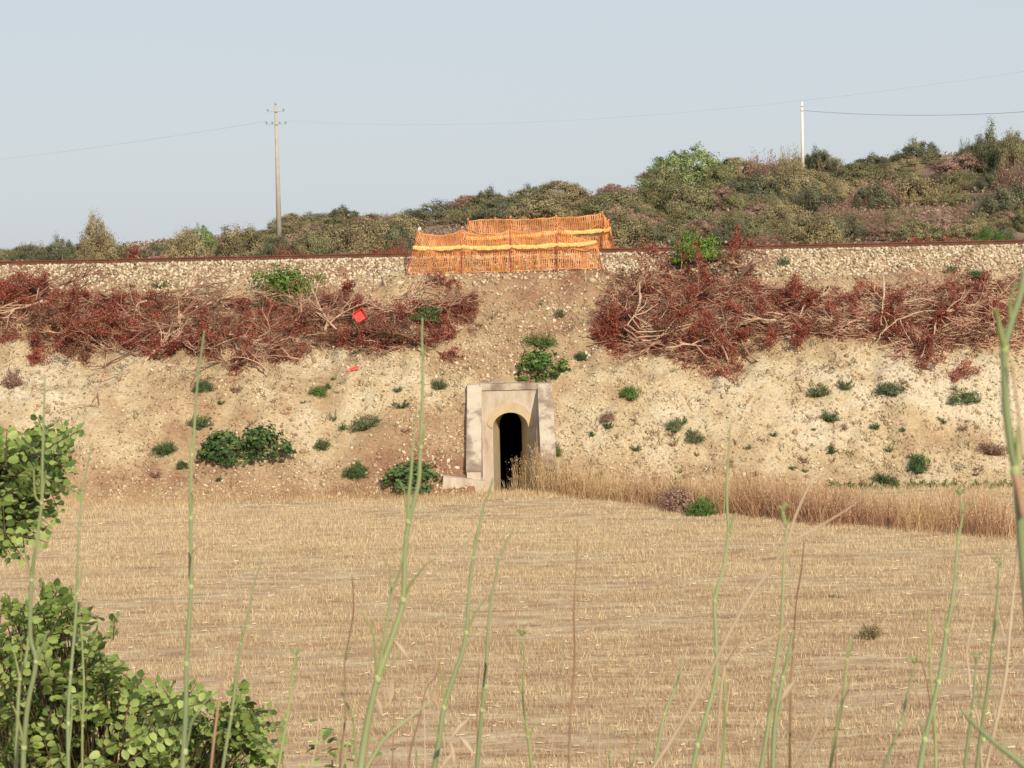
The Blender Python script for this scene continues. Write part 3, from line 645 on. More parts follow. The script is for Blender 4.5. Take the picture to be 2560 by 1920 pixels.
tuft_field('oat_clump', 'dry wild oats growing up in front of the dark culvert mouth', M['grass_straw'], np.stack([x, y, np.full(n, -0.25)], -1), rng.uniform(0.5, 1.25, n), rng.uniform(0.004, 0.007, n), 0.3, 0.8)
n = 3500; x = rng.uniform(-16, 3, n); y = rng.uniform(57.6, 58.75, n)
tuft_field('field_edge_grass', 'thin fringe of uncut straw along the foot of the slope on the left', M['grass_straw'], np.stack([x, y, ground_z(x, y) - 0.02], -1), rng.uniform(0.08, 0.24, n), rng.uniform(0.004, 0.007, n), 0.5)

# ------------------------------------------------------------------ dead leaves and twigs flecking the bare slope
n = 15000
x = rng.uniform(-18, 18, n); y = rng.uniform(58.8, 67.0, n); kp = (fbm(x * 0.8, y * 0.8, 91) + 0.3 * sstep(59, 64, y) * rng.random(n) > 0.52) & ok_spot(x, y); x, y = x[kp], y[kp]
V, F = cards(np.stack([x, y, slope_z(x, y) + 0.02], -1), rng.uniform(0.03, 0.13, len(x)), rng, 0.35)
tag(link('leaf_litter', np_mesh('leaf_litter', V, F, rng.random(len(F))), M['litter']), 'dark dead leaves and twig scraps flecking the bare slope', 'litter', kind='stuff')

n = 620; x = rng.uniform(-17, 17, n); y = 58.7 + 7.6 * rng.random(n) ** 1.3
kp = (rng.random(n) < 0.35 + 0.55 * sstep(0, 3, x)) & ok_spot(x, y); x, y = x[kp], y[kp]; k = np.repeat(np.arange(len(x)), 16)
xx = x[k] + rng.normal(0, 0.07, len(k)); yy = y[k] + rng.normal(0, 0.07, len(k)); hs = rng.uniform(0.4, 1.0, len(x))[k]
V, F, rn = blades(np.stack([xx, yy, slope_z(xx, yy) - 0.01], -1), rng.uniform(0.07, 0.22, len(k)) * hs, rng.uniform(0.006, 0.014, len(k)), 1.6, rng)
rn = np.clip(0.35 * rn + 0.65 * rng.random(len(x))[k], 0, 1)
tag(link('sparse_weeds', np_mesh('sparse_weeds', V, F, rn), M['dry_weed']), 'sparse withered weeds speckling the bare embankment slope', 'weeds', kind='stuff')

# ------------------------------------------------------------------ cut branches heaped on the slope
def branch_parts(seed, L, leaves, nb, wild=0.5, leafsize=0.075):
    """a cut limb lying along +X: tapered stem with side branches and twigs, and a cloud of dead leaves on them"""
    r = np.random.default_rng(seed); mb = MB(); tips = []
    def limb(p, d, l, rad, depth):
        n = 6 if depth else 9; pts = [Vector(p)]; d = Vector(d).normalized()
        for i in range(n):
            d = (d + Vector((r.normal(0, wild * 0.35), r.normal(0, wild * 0.42), r.normal(0, wild * 0.30) - 0.015))).normalized()
            q = pts[-1] + d * (l / n)
            if q.z < -0.12: q.z = -0.12; d.z = abs(d.z) * 0.4
            pts.append(q)
        rads = [rad * (1 - 0.75 * i / n) for i in range(n + 1)]
        mb.tube(pts, rads, 5 if depth < 2 else 3, depth < 1)
        if depth >= 1:
            for q in pts[2:]: tips.append((q, depth))
        if depth < 2:
            for k in range(nb if depth == 0 else 3):
                i = int(r.integers(1, n)); a = r.uniform(-1, 1)
                dd = (pts[i] - pts[i - 1]).normalized() + Vector((r.uniform(-.1, .6), a * 1.1, r.uniform(-0.2, 0.75)))
                limb(pts[i], dd, l * r.uniform(0.35, 0.62), rads[i] * 0.72, depth + 1)
    limb((-L / 2, 0, 0), (1, r.uniform(-.3, .3), r.uniform(0, 0.25)), L, 0.036 * L / 2, 0)
    V = F = None
    if leaves:
        T = np.array([t[0] for t in tips]); c = r.integers(0, len(T), 18)
        C = np.concatenate([T[r.integers(0, len(T), leaves // 4)] + r.normal(0, 0.06, (leaves // 4, 3)), T[c[r.integers(0, len(c), leaves - leaves // 4)]] + r.normal(0, 0.085, (leaves - leaves // 4, 3))])
        V, F = cards(C, r.uniform(leafsize * 0.6, leafsize * 1.3, leaves), r, 0.55)
    return mb, V, F, r.random(leaves) if leaves else None
class Kit:                                                   # shared meshes of one kind of branch
    def __init__(s, seed, L, leaves, nb, wild=0.5, leafmat='dead_leaf', wood='bark', ls=0.075):
        mb, V, F, rn = branch_parts(seed, L, leaves, nb, wild, ls)
        s.stem = bpy.data.meshes.new('stem'); s.stem.from_pydata(mb.v, [], mb.f); s.stem.materials.append(M[wood])
        s.leaf = None
        if leaves: s.leaf = np_mesh('dead_leaves', V, F, rn); s.leaf.materials.append(M[leafmat])
    def place(s, mw, label, group, name='cut_branch'):
        o = empty(name, (0, 0, 0), label, 'branch', group); o.matrix_world = mw
        link('stem', s.stem).parent = o
        if s.leaf: link('dead_leaves', s.leaf).parent = o
        return o
LEAFY = [Kit(100 + i, 1.9, 1150, 6, 0.55) for i in range(4)] + [Kit(120 + i, 1.6, 700, 5, 0.55, 'dead_leaf_brown') for i in range(2)]
BARE = [Kit(140 + i, 2.5, 0, 8, 0.5) for i in range(4)] + [Kit(150, 2.1, 120, 8, 0.6)] + [Kit(151, 2.3, 160, 7, 0.6)]
def lay(px, py, lift, ang, tilt=0.0, scale=1.0):
    p = slope_hit(px, py); n_ = slope_n(p.x, p.y, 0.5); ex = Vector((1, 0, 0)); ex = (ex - n_ * ex.dot(n_)).normalized(); t_ = n_.cross(ex)
    X_ = ex * math.cos(ang) + t_ * math.sin(ang); X_ = (X_ + n_ * tilt).normalized(); Y_ = n_.cross(X_).normalized(); Z_ = X_.cross(Y_)
    mw = Matrix((X_ * scale, Y_ * scale, Z_ * scale)).transposed().to_4x4(); mw.translation = p + n_ * lift
    return mw
LT = np.array([(0, 705), (120, 702), (250, 735), (440, 752), (560, 735), (640, 742), (760, 755), (900, 758), (1000, 775), (1100, 750), (1185, 760)], float)
LB = np.array([(0, 870), (80, 915), (140, 915), (300, 900), (450, 895), (560, 940), (620, 925), (800, 880), (900, 870), (1000, 885), (1100, 855), (1185, 790)], float)
RT = np.array([(1490, 790), (1560, 735), (1640, 690), (1780, 668), (1850, 640), (1900, 700), (1990, 735), (2080, 765), (2200, 720), (2260, 705), (2420, 712), (2500, 695), (2570, 690)], float)
RB = np.array([(1490, 850), (1540, 890), (1640, 890), (1740, 945), (1800, 930), (1900, 860), (1990, 838), (2100, 850), (2200, 845), (2240, 905), (2320, 910), (2400, 870), (2500, 880), (2570, 880)], float)
rng = np.random.default_rng(33)
def heap(T, B, n, leafy_share, labeler, gname):
    for i in range(n):
        px = T[0, 0] + (i + rng.random()) / n * (T[-1, 0] - T[0, 0]) if i % 2 else rng.uniform(T[0, 0], T[-1, 0])
        a, b = np.interp(px, T[:, 0], T[:, 1]), np.interp(px, B[:, 0], B[:, 1]); v = rng.random()
        py = a + (b - a) * v; mid = 1 - abs(2 * v - 1)
        leafy = rng.random() < leafy_share(px, v)
        kit = (LEAFY if leafy else BARE)[int(rng.integers(0, 6))]
        ang = rng.normal(0, 0.5) + (math.pi if rng.random() < 0.5 else 0)
        lift = (0.06 + 0.38 * mid * rng.random()) if leafy else (0.18 + 0.42 * mid * rng.random())
        kit.place(lay(px, py, lift, ang, rng.uniform(-0.12, 0.12), rng.uniform(0.6, 1.0) * (0.55 + 0.45 * min(1, (b - a) / 120))), labeler(px, leafy) + (', along its top' if v < 0.36 else ', along its bottom' if v > 0.66 else ', halfway down'), gname(px))
def lab_l(px, leafy):
    w = 'at the left edge' if px < 420 else 'below the ballast bush' if px < 800 else 'around the red crate'
    return (f'red-leaved cut branch in the heap {w}' if leafy else f'bare cut branch in the heap {w}')
def lab_r(px, leafy):
    w = 'in the round heap right of the net' if px < 1960 else 'in the low heap at the right edge'
    return (f'red-leaved cut branch {w}' if leafy else f'bare twisted branch {w}')
heap(LT, LB, 136, lambda px, v: 0.62 if px < 560 else 0.42 if px < 720 else 0.28 if px < 1020 else 0.6, lab_l, lambda px: 'cut branches in the long left heap')
heap(RT[:7], RB[:7], 66, lambda px, v: 0.74, lab_r, lambda px: 'cut branches in the round right heap' if px < 1960 else 'cut branches in the far right heap')
heap(RT[6:], RB[6:], 58, lambda px, v: 0.45 + 0.3 * v, lab_r, lambda px: 'cut branches in the round right heap' if px < 1960 else 'cut branches in the far right heap')
# twigs and dead leaves packed under the heaps
def packing(name, label, T, B, nl, nt):
    Vs = []; pts = []
    for i in range(400):
        px = rng.uniform(T[0, 0], T[-1, 0]); a, b = np.interp(px, T[:, 0], T[:, 1]), np.interp(px, B[:, 0], B[:, 1])
        v = 0.04 + 0.92 * rng.random(); p = slope_hit(px, a + (b - a) * v); pts.append((p.x, p.y, p.z, (1 - abs(2 * v - 1))))
    pts = np.array(pts); i = rng.integers(0, 400, nl); C = pts[i, :3] + rng.normal(0, 0.13, (nl, 3)); C[:, 2] = slope_z(C[:, 0], C[:, 1]) + rng.random(nl) ** 1.5 * (0.05 + 0.34 * pts[i, 3])
    C[:, 1] -= 0.05
    V, F = cards(C, rng.uniform(0.045, 0.10, nl), rng, 0.5)
    tag(link(name, np_mesh(name, V, F, rng.random(nl)), M['dead_leaf']), label, 'dead leaves', kind='stuff')
    i = rng.integers(0, 400, nt); C = pts[i, :3] + rng.normal(0, 0.15, (nt, 3)); C[:, 2] = slope_z(C[:, 0], C[:, 1]) + 0.05 + rng.random(nt) * (0.05 + 0.42 * pts[i, 3]); C[:, 1] -= 0.05
    a = rng.normal(0, 0.6, nt); d = np.stack([np.cos(a), rng.normal(0, 0.3, nt), np.sin(a)], -1); L_ = rng.uniform(0.15, 0.5, nt)[:, None]
    mid = C + rng.normal(0, 0.05, (nt, 3)); w_ = rng.uniform(0.005, 0.011, nt)[:, None] * np.array([[0.3, 0, 1.0]]); w2 = rng.uniform(0.005, 0.01, nt)[:, None] * np.array([[0.0, 1, 0.2]])
    V = np.stack([C - d * L_ - w_, mid - w_, C + d * L_ - w_ * .3, C + d * L_ + w_ * .3, mid + w_, C - d * L_ + w_], 1)
    F = np.arange(nt)[:, None, None] * 6 + np.array([[0, 1, 4, 5], [1, 2, 3, 4]])[None]
    tag(link(name.replace('leaves', 'twigs'), np_mesh(name, V.reshape(-1, 3), F.reshape(-1, 4)), M['bark']), label.replace('dead red leaves', 'thin broken twigs'), 'twigs', kind='stuff')
packing('heaped_leaves', 'dead red leaves packed under the long left heap of branches', LT, LB, 34000, 1200)
packing('heaped_leaves', 'dead red leaves packed under the round right heap of branches', RT[:7], RB[:7], 20000, 700)
packing('heaped_leaves', 'dead red leaves packed under the low far right heap of branches', RT[6:], RB[6:], 18000, 900)
# single branches that stand out
def hero(name, label, paths, mat, Yoff=0.0, lift=0.5):
    """paths: list of ([(px,py)...], base radius) drawn on the slope, lifted towards the camera"""
    o0 = slope_hit(*paths[0][0][0]); root = empty(name, o0, label, 'branch')
    for pts, rad in paths:
        P3 = []
        for (a, b) in pts:
            p = slope_hit(a, b); n_ = slope_n(p.x, p.y, 0.6); P3.append(p + n_ * lift - o0)
        Q = []
        for i in range(len(P3) - 1):
            for k in range(3):
                q = P3[i].lerp(P3[i + 1], k / 3); Q.append(q + Vector(rng.normal(0, 0.012, 3)))
        Q.append(P3[-1]); mb = MB(); mb.tube(Q, [rad * (1 - 0.7 * i / len(Q)) for i in range(len(Q))], 6)
        mb.build('limb', M[mat], root)
    return root
hero('forked_branch', 'long forked bare branch hanging below the left heap over cream soil', [([(265, 745), (280, 830), (268, 925), (245, 985), (250, 1020)], 0.035), ([(262, 925), (330, 890), (380, 860)], 0.03), ([(245, 960), (290, 945), (320, 945)], 0.022), ([(245, 990), (228, 1020)], 0.018), ([(262, 925), (200, 925)], 0.018), ([(248, 1022), (200, 1022), (160, 1033)], 0.02)], 'bark', lift=0.14)
hero('pale_branch', 'pale barkless branch with a splayed root end in the round right heap', [([(1597, 770), (1600, 800), (1590, 830), (1575, 855)], 0.045), ([(1590, 832), (1625, 850), (1632, 860)], 0.022), ([(1590, 832), (1620, 815), (1640, 800)], 0.02), ([(1590, 832), (1610, 805), (1618, 785)], 0.02), ([(1585, 838), (1610, 862), (1625, 870)], 0.02), ([(1585, 838), (1570, 815), (1562, 800)], 0.018), ([(1597, 770), (1592, 745), (1610, 725)], 0.025), ([(1575, 855), (1590, 875), (1650, 870), (1730, 852)], 0.03)], 'pale_wood', lift=0.62)
hero('pale_stump', 'pale upright stub with spreading roots in the far right heap', [([(2203, 735), (2200, 775), (2196, 810), (2200, 850)], 0.042), ([(2196, 800), (2240, 795), (2300, 780), (2340, 790)], 0.028), ([(2198, 815), (2225, 835), (2235, 860)], 0.022), ([(2198, 820), (2215, 850), (2205, 875)], 0.02), ([(2240, 840), (2225, 850), (2200, 870), (2190, 890)], 0.022), ([(2240, 840), (2300, 815), (2370, 815)], 0.024), ([(2240, 840), (2260, 870), (2280, 905)], 0.018), ([(2196, 790), (2180, 765), (2178, 750)], 0.018)], 'pale_wood', lift=0.6)
hero('long_branch', 'long smooth branch slanting across the left heap to the ballast', [([(0, 790), (80, 755), (150, 735), (200, 700)], 0.032), ([(20, 800), (110, 770), (180, 720)], 0.022), ([(110, 760), (108, 830), (98, 880)], 0.018)], 'bark', lift=0.55)
hero('curved_branch', 'sweeping curved branch at the bottom of the round right heap', [([(1560, 850), (1590, 880), (1650, 872), (1730, 850), (1760, 858)], 0.032), ([(1660, 905), (1720, 895), (1770, 878), (1835, 825)], 0.03), ([(1725, 893), (1760, 925), (1790, 940)], 0.02), ([(1770, 878), (1800, 825)], 0.018)], 'bark', lift=0.5)
hero('split_limb', 'split limb showing fresh orange wood in the left heap', [([(120, 855), (140, 862), (150, 866)], 0.05), ([(180, 848), (240, 830), (285, 805)], 0.03)], 'split_wood', lift=0.5)
hero('fallen_stick', 'thin stick lying on the cream slope left of the twin fig bush', [([(425, 1012), (480, 1010), (540, 1016)], 0.02)], 'bark', lift=0.05)

# red plastic crate and a red scrap
def crate():
    p = slope_hit(905, 815); n_ = slope_n(p.x, p.y, 0.6)
    root = empty('plastic_crate', p + Vector((0, -0.42, 0.30)), 'small red plastic crate lying tilted on the left branch heap', 'crate')
    root.rotation_euler = (R(62), R(-32), R(6)); w, d, h, t_ = 0.19, 0.19, 0.14, 0.012
    MB().box((-w, -d, 0), (w, d, t_)).build('base', M['crate'], root)
    for i in range(5): MB().box((-w + 0.02, -d + 0.045 + i * 0.07, t_ + 0.001), (w - 0.02, -d + 0.055 + i * 0.07, t_ + 0.008)).build('rib', M['crate'], root)
    for s in (-1, 1):
        MB().box((s * w - t_ * (s > 0), -d, t_), (s * w + t_ * (s < 0), d, h * 0.55)).build('side', M['crate'], root)
        for a, b in ((-d, -0.06), (0.06, d)): MB().box((s * w - t_ * (s > 0), a, h * 0.55 + 0.001), (s * w + t_ * (s < 0), b, h * 0.85)).build('side_upright', M['crate'], root)
        MB().box((s * w - 0.02 * (s > 0), -d, h * 0.85 + 0.001), (s * w + 0.02 * (s < 0), d, h)).build('rim', M['crate'], root)
        MB().box((-w + t_ + .001, s * d - t_ * (s > 0), t_), (w - t_ - .001, s * d + t_ * (s < 0), h)).build('end', M['crate'], root)
crate()
p = slope_hit(881, 928); mb = MB(); mb.add([(-0.2, 0, 0), (-0.17, 0.03, 0.05), (0.19, 0.1, 0.17), (0.2, 0.05, 0.08), (0.0, -0.02, 0.02), (0.0, 0.09, 0.12)], [(0, 4, 5, 1), (4, 3, 2, 5)])
o = mb.build('plastic_scrap', M['crate']); o.location = p + Vector((0, -0.05, 0.0)); tag(o, 'flat red plastic scrap on the cream soil below the left heap', 'scrap')

# ------------------------------------------------------------------ bushes and weeds on the slope
def crown_np(r, w, d, h, clumps, per, leaf, spread, lo=-0.1, up=0.3, aspect=0.55, hollow=0.55):
    """leaf faces gathered in clumps over a domed volume with an uneven outline (base at z = 0)"""
    a = r.uniform(0, 2 * np.pi, clumps); u = r.uniform(lo, 1, clumps); rr = hollow + (1 - hollow) * r.random(clumps) ** 0.5
    s = np.sqrt(np.maximum(1 - u * u, 0)); bumps = 0.78 + 0.44 * vn(np.cos(a) * 1.7 + 5, np.sin(a) * 1.7 + u * 1.5, r.integers(0, 99))
    C = np.stack([np.cos(a) * s * w * rr * bumps, np.sin(a) * s * d * rr * bumps, (u * rr * bumps).clip(-0.05) * h], -1)
    k = np.repeat(np.arange(clumps), per); tone = r.random(clumps)
    L = C[k] + r.normal(0, 1, (len(k), 3)) * np.array([spread, spread, spread * 0.8]) * (0.6 + 0.8 * r.random(clumps))[k][:, None]
    L[:, 2] = np.maximum(L[:, 2], 0.01)
    nr = (L - C[k]) / spread * 0.45 + L / np.array([w, d, h]) / np.maximum(np.linalg.norm(L / np.array([w, d, h]), axis=1), 0.2)[:, None]
    V, F = cards(L, r.uniform(leaf * 0.65, leaf * 1.3, len(L)), r, aspect, up, nr, 0.38)
    rn = np.clip(0.55 * tone[k] + 0.45 * r.random(len(k)) + 0.12 * (L[:, 2] / h - 0.5), 0, 1)
    return V, F, rn, C
def wisps_np(r, w, d, h, n, leaf):
    """feathery sprays radiating from the base"""
    a = r.uniform(0, 2 * np.pi, n); e = r.uniform(0.05, 1.0, n); dirs = np.stack([np.cos(a) * (1 - 0.55 * e) * w, np.sin(a) * (1 - 0.55 * e) * d, (0.25 + 0.75 * e) * h * r.uniform(0.6, 1.1, n)], -1)
    m = 9; t = np.linspace(0.2, 1, m); P = (dirs[:, None] * t[None, :, None]).reshape(-1, 3) + r.normal(0, 0.02, (n * m, 3))
    V, F = cards(P, r.uniform(leaf * 0.6, leaf * 1.5, len(P)), r, 0.22, 0.8)
    return V, F, r.random(len(F)), dirs
PROTO = {}
def bush_meshes(kind, var):
    key = (kind, var)
    if key in PROTO: return PROTO[key]
    r = np.random.default_rng(300 + var * 17 + len(kind) * 5)
    if kind == 'wispy': V, F, rn, C = wisps_np(r, 1, 0.8, 1.0, 200, 0.16)
    elif kind == 'fig': V, F, rn, C = crown_np(r, 1, 0.8, 1.0, 60, 22, 0.15, 0.10, up=0.5, aspect=0.8)
    elif kind == 'tuft': V, F, rn, C = wisps_np(r, 1, 0.9, 1.0, 34, 0.34)
    else: V, F, rn, C = crown_np(r, 1, 0.8, 1.0, 95, 40, 0.095, 0.13, up=0.4, hollow=0.35)
    me = np_mesh('foliage', V, F, rn)
    mb = MB(); pick = r.choice(len(C), min(10, len(C)), replace=False)
    for i in pick: mb.tube([(0, 0, -0.1), tuple(C[i] * 0.5 + np.array([0, 0, 0.05])), tuple(C[i] * 0.92)], [0.03, 0.02, 0.008], 4)
    st = bpy.data.meshes.new('stems'); st.from_pydata(mb.v, [], mb.f); st.materials.append(M['dry_stalk'])
    PROTO[key] = (me, st); return PROTO[key]
_matted = {}
def with_mat(me, mat):
    k = (me.name, mat)
    if k not in _matted:
        c = me.copy(); c.materials.clear(); c.materials.append(M[mat]); _matted[k] = c
    return _matted[k]
def bush(px, py, wpx, hpx, kind, mat, label, name='bush', cat='bush', group=None, pos=None, lift=0.0, stems=True):
    """px, py: middle of the bush as seen; wpx, hpx: its size there"""
    if pos is None: pos = slope_hit(px, py + hpx * 0.45)
    sc = ppm((pos - CAM).length); w = wpx / sc / 2; h = hpx / sc
    o = empty(name, pos + Vector((0, 0, lift - 0.02)), label, cat, group); o.rotation_euler = (R(-14) if pos.y > 58.6 else 0, rng.uniform(-0.12, 0.12), rng.uniform(-0.6, 0.6) + (math.pi if rng.random() < 0.5 else 0)); o.scale = (w * rng.uniform(1.0, 1.2), w * 0.9, h * rng.uniform(0.62, 0.8))
    me, st = bush_meshes(kind, int(rng.integers(0, 3)))
    link('foliage', with_mat(me, mat)).parent = o
    if stems: link('stems', st).parent = o
    return o
rng = np.random.default_rng(44)
BUSHES = [
    (713, 690, 150, 118, 'leafy', 'g_bright', 'bright green bushy shrub on the ballast left of the net'),
    (795, 688, 40, 30, 'wispy', 'g_bright', 'small green sprig beside the bright shrub left of the net'),
    (1748, 620, 122, 118, 'leafy', 'g_bright', 'bright green shrub on the ballast above the round right heap'),
    (1352, 900, 128, 74, 'fig', 'g_mid', 'green leafy fig bush directly above the culvert'),
    (1350, 842, 96, 46, 'wispy', 'g_mid', 'smaller feathery green bush behind the fig bush above the culvert'),
    (576, 1098, 142, 92, 'fig', 'g_dark', 'dark green fig bush, left one of the touching pair on the left slope'),
    (660, 1092, 120, 84, 'fig', 'g_dark', 'dark green fig bush, right one of the touching pair on the left slope'),
    (1033, 1176, 152, 78, 'fig', 'g_dark', 'dark green bush at the slope foot just left of the culvert'),
    (918, 1050, 98, 56, 'wispy', 'g_wispy', 'feathery blue-green bush midway down the left slope'),
    (892, 1168, 60, 42, 'leafy', 'g_dark', 'small dark bush left of the larger bush beside the culvert'),
    (412, 1110, 74, 54, 'wispy', 'g_dark', 'ragged dark weed left of the paired fig bushes'),
    (500, 1045, 66, 56, 'wispy', 'g_dark', 'ragged green weed behind the thick foreground stalk'),
    (508, 955, 46, 40, 'leafy', 'g_dark', 'small dark weed under the lower edge of the left heap'),
    (797, 968, 48, 34, 'leafy', 'g_mid', 'small green weed below the red plastic scrap'),
    (835, 940, 26, 22, 'tuft', 'g_mid', 'tiny green sprig just left of the red plastic scrap'),
    (806, 1103, 50, 46, 'wispy', 'g_dark', 'sparse dark weed between the fig pair and the feathery bush'),
    (832, 1036, 34, 44, 'tuft', 'g_wispy', 'thin upright weed left of the feathery blue-green bush'),
    (1003, 1008, 58, 28, 'tuft', 'g_wispy', 'low grey-green weed above right of the feathery bush'),
    (1100, 953, 48, 42, 'wispy', 'g_wispy', 'grey-green weed left of the culvert top'),
    (1453, 883, 36, 30, 'leafy', 'g_dark', 'small round dark weed right of the fig bush above the culvert'),
    (1572, 975, 58, 48, 'leafy', 'g_mid', 'green weed on the slope below the round right heap'),
    (1518, 1035, 38, 32, 'leafy', 'h_brown', 'round brown dead tuft right of the culvert'),
    (1400, 778, 36, 30, 'tuft', 'g_wispy', 'faint green weed in the chute high above the culvert'),
    (2050, 970, 76, 48, 'wispy', 'g_wispy', 'feathery weed on the right slope under the far heap, leftmost of three'),
    (2112, 955, 46, 44, 'tuft', 'g_wispy', 'thin weed on the right slope under the far heap, middle of three'),
    (2222, 965, 72, 46, 'leafy', 'g_wispy', 'rounder weed on the right slope under the far heap, rightmost of three'),
    (2072, 1034, 62, 46, 'wispy', 'g_dark', 'dark weed in the middle of the right slope'),
    (2410, 983, 78, 52, 'leafy', 'g_dark', 'dark green cushion weed on pale soil near the right edge'),
    (1683, 1056, 46, 48, 'leafy', 'g_wispy', 'grey-green weed right of the culvert, taller of two neighbours'),
    (1740, 1086, 58, 40, 'wispy', 'g_wispy', 'grey-green weed right of the culvert, lower of two neighbours'),
    (2294, 1150, 58, 66, 'leafy', 'g_dark', 'dark weed low on the right slope above the dry grass'),
    (2210, 1190, 70, 40, 'wispy', 'g_dark', 'spreading dark weed low on the right slope, left of the dark weed'),
    (2480, 1110, 90, 60, 'wispy', 'h_brown', 'greyish dead weed low on the right slope behind the thick stalk'),
    (455, 1157, 30, 30, 'leafy', 'g_dark', 'little round dark weed below the ragged weed on the left'),
    (703, 1148, 18, 16, 'leafy', 'g_dark', 'tiny round weed under the right fig bush'),
    (549, 1195, 16, 14, 'leafy', 'g_dark', 'tiny round weed at the slope foot under the left fig bush'),
    (1388, 1120, 38, 34, 'leafy', 'g_mid', 'small green weed against the right wing wall of the culvert'),
    (400, 706, 52, 30, 'tuft', 'g_mid', 'low green weed on the ballast left of the bright shrub'),
    (688, 755, 70, 48, 'wispy', 'g_wispy', 'olive weed rising from the left heap under the bright shrub'),
    (1058, 782, 92, 70, 'leafy', 'g_dark', 'dark green bush at the right end of the left heap'),
    (2440, 692, 50, 26, 'leafy', 'g_dark', 'small dark weed at the ballast toe above the far right heap'),
    (2382, 672, 40, 34, 'tuft', 'g_wispy', 'blue-green weed on the ballast above the far right heap'),
    (1960, 655, 44, 26, 'tuft', 'g_wispy', 'faint weed on the ballast right of the round heap'),
    (2070, 725, 26, 14, 'leafy', 'g_dark', 'tiny dark weed between the two right heaps'),
    (28, 930, 60, 90, 'wispy', 'h_brown', 'dead brown bush at the left edge below the heap'),
]
for a in BUSHES:
    w = 'weed' if 'weed' in a[6] else 'bush'
    lift = 0.12 if 'heap' in a[6] and a[5] in ('g_wispy', 'g_dark') and a[1] < 800 else 0.30 if a[0] == 1748 else 0
    bush(*a, name={'weed': 'slope_weed', 'bush': 'green_bush'}[w], cat=w, lift=lift)
# standing in the dry grass and in the field
def field_pos(px, py):
    d = ray(px, py); return CAM + d * (7.0 / -d.z)
bush(1756, 1258, 78, 66, 'leafy', 'g_mid', 'green bush standing in the dry grass on the right', pos=field_pos(1756, 1285), name='green_bush')
bush(1690, 1235, 96, 92, 'leafy', 'h_brown', 'dark brown dead bush in the dry grass left of the green bush', pos=field_pos(1690, 1275), name='dead_bush')
bush(2176, 1568, 62, 66, 'wispy', 'h_olive', 'grey-green wispy weed alone in the stubble', pos=field_pos(2176, 1596), name='field_weed', cat='weed')
bush(2085, 1490, 44, 16, 'tuft', 'g_wispy', 'low flat weed in the stubble behind the wispy one', pos=field_pos(2085, 1494), name='field_weed', cat='weed')
for i in range(52):                                        # small sparse tufts of the lower right and left slope
    px, py = (rng.uniform(1430, 2540), rng.uniform(1040, 1205)) if i < 36 else (rng.uniform(200, 1120), rng.uniform(960, 1190))
    s = rng.uniform(16, 38); side = 'right' if i < 36 else 'left'
    bush(px, py, s, s * 0.8, 'tuft', ['g_wispy', 'g_dark', 'h_brown'][i % 3], f'scattered little {["grey-green", "dark green", "brown"][i % 3]} weed tuft on the bare slope {side} of the culvert', 'weed_tuft', 'weed', f'weed tufts on the {side} slope', stems=False)
for i in range(16):                                        # green fringe above the dry grass on the right
    px = 2090 + i * 28 + rng.uniform(-10, 10)
    bush(px, 1212 + rng.uniform(-6, 6), 56, 36, 'tuft', 'g_mid', 'low green weed in the fringe above the dry grass at right', 'fringe_weed', 'weed', 'green fringe above the dry grass', stems=False)

# ------------------------------------------------------------------ scrub on the hill
SH = {}
def shrub_mesh(kind, mat):
    key = (kind, mat)
    if key in SH: return SH[key]
    r = np.random.default_rng(500 + len(SH) * 3)
    if kind == 'dome': V, F, rn, C = crown_np(r, 1, 1, 1.0, 120, 120, 0.055, 0.075, up=0.6, aspect=0.6, hollow=0.7)
    elif kind == 'lumpy': V, F, rn, C = crown_np(r, 1, 1, 1.0, 50, 260, 0.055, 0.11, up=0.6, aspect=0.6, hollow=0.6)
    elif kind == 'loose': V, F, rn, C = wisps_np(r, 1, 1, 1.0, 620, 0.09)
    else: V, F, rn, C = crown_np(r, 1, 1, 1.0, 220, 70, 0.045, 0.055, up=0.5, aspect=0.8, hollow=0.8)
    me = np_mesh('shrub', V, F, rn); me.materials.append(M[mat])
    mb = MB()
    for i in r.choice(len(C), 9, replace=False): mb.tube([(0, 0, -0.15), tuple(C[i] * 0.55), tuple(C[i] * 0.95)], [0.04, 0.025, 0.01], 4)
    st = bpy.data.meshes.new('trunk'); st.from_pydata(mb.v, [], mb.f); st.materials.append(M['dry_stalk'])
    SH[key] = (me, st); return SH[key]
def hill_hit(px, py):
    d = ray(px, py); t_ = np.arange(78.0, 230.0, 0.1); P = np.array(CAM)[None] + t_[:, None] * np.array(d)[None]
    b = P[:, 2] <= hill_z(P[:, 0], P[:, 1])
    return Vector(P[int(np.argmax(b))]) if b.any() else None
def shrub(p, w, h, kind, mat, label, name='scrub_shrub', cat='shrub', group=None, parts=False):
    me, st = shrub_mesh(kind, mat); o = empty(name, p - Vector((0, 0, 0.08)), label, cat, group)
    o.scale = (w, w, h); o.rotation_euler = (0, 0, rng.uniform(0, 6.28))
    link('crown', me).parent = o; link('trunk', st).parent = o
    return o
rng = np.random.default_rng(55)
def zone(px):
    return 'left of the grey pole' if px < 690 else 'between the grey pole and the net' if px < 1040 else 'behind the orange net' if px < 1540 else 'below the fig-green ridge bush' if px < 1880 else 'under the white pole' if px < 2130 else 'at the right end of the hill'
COLR = {'h_olive': 'olive-green', 'h_green': 'mid-green', 'h_dark': 'dark green', 'h_brown': 'dry brown'}
SKYV = np.array([(0, 628), (100, 618), (180, 604), (330, 596), (420, 576), (520, 566), (640, 574), (700, 560), (760, 542), (850, 524), (920, 532), (1050, 520), (1130, 512), (1230, 480), (1300, 467), (1450, 464), (1560, 447), (1620, 425), (1700, 420), (1780, 418), (1850, 422), (1900, 392), (2000, 380), (2080, 388), (2130, 412), (2250, 372), (2330, 362), (2400, 358), (2440, 345), (2560, 325)], float)
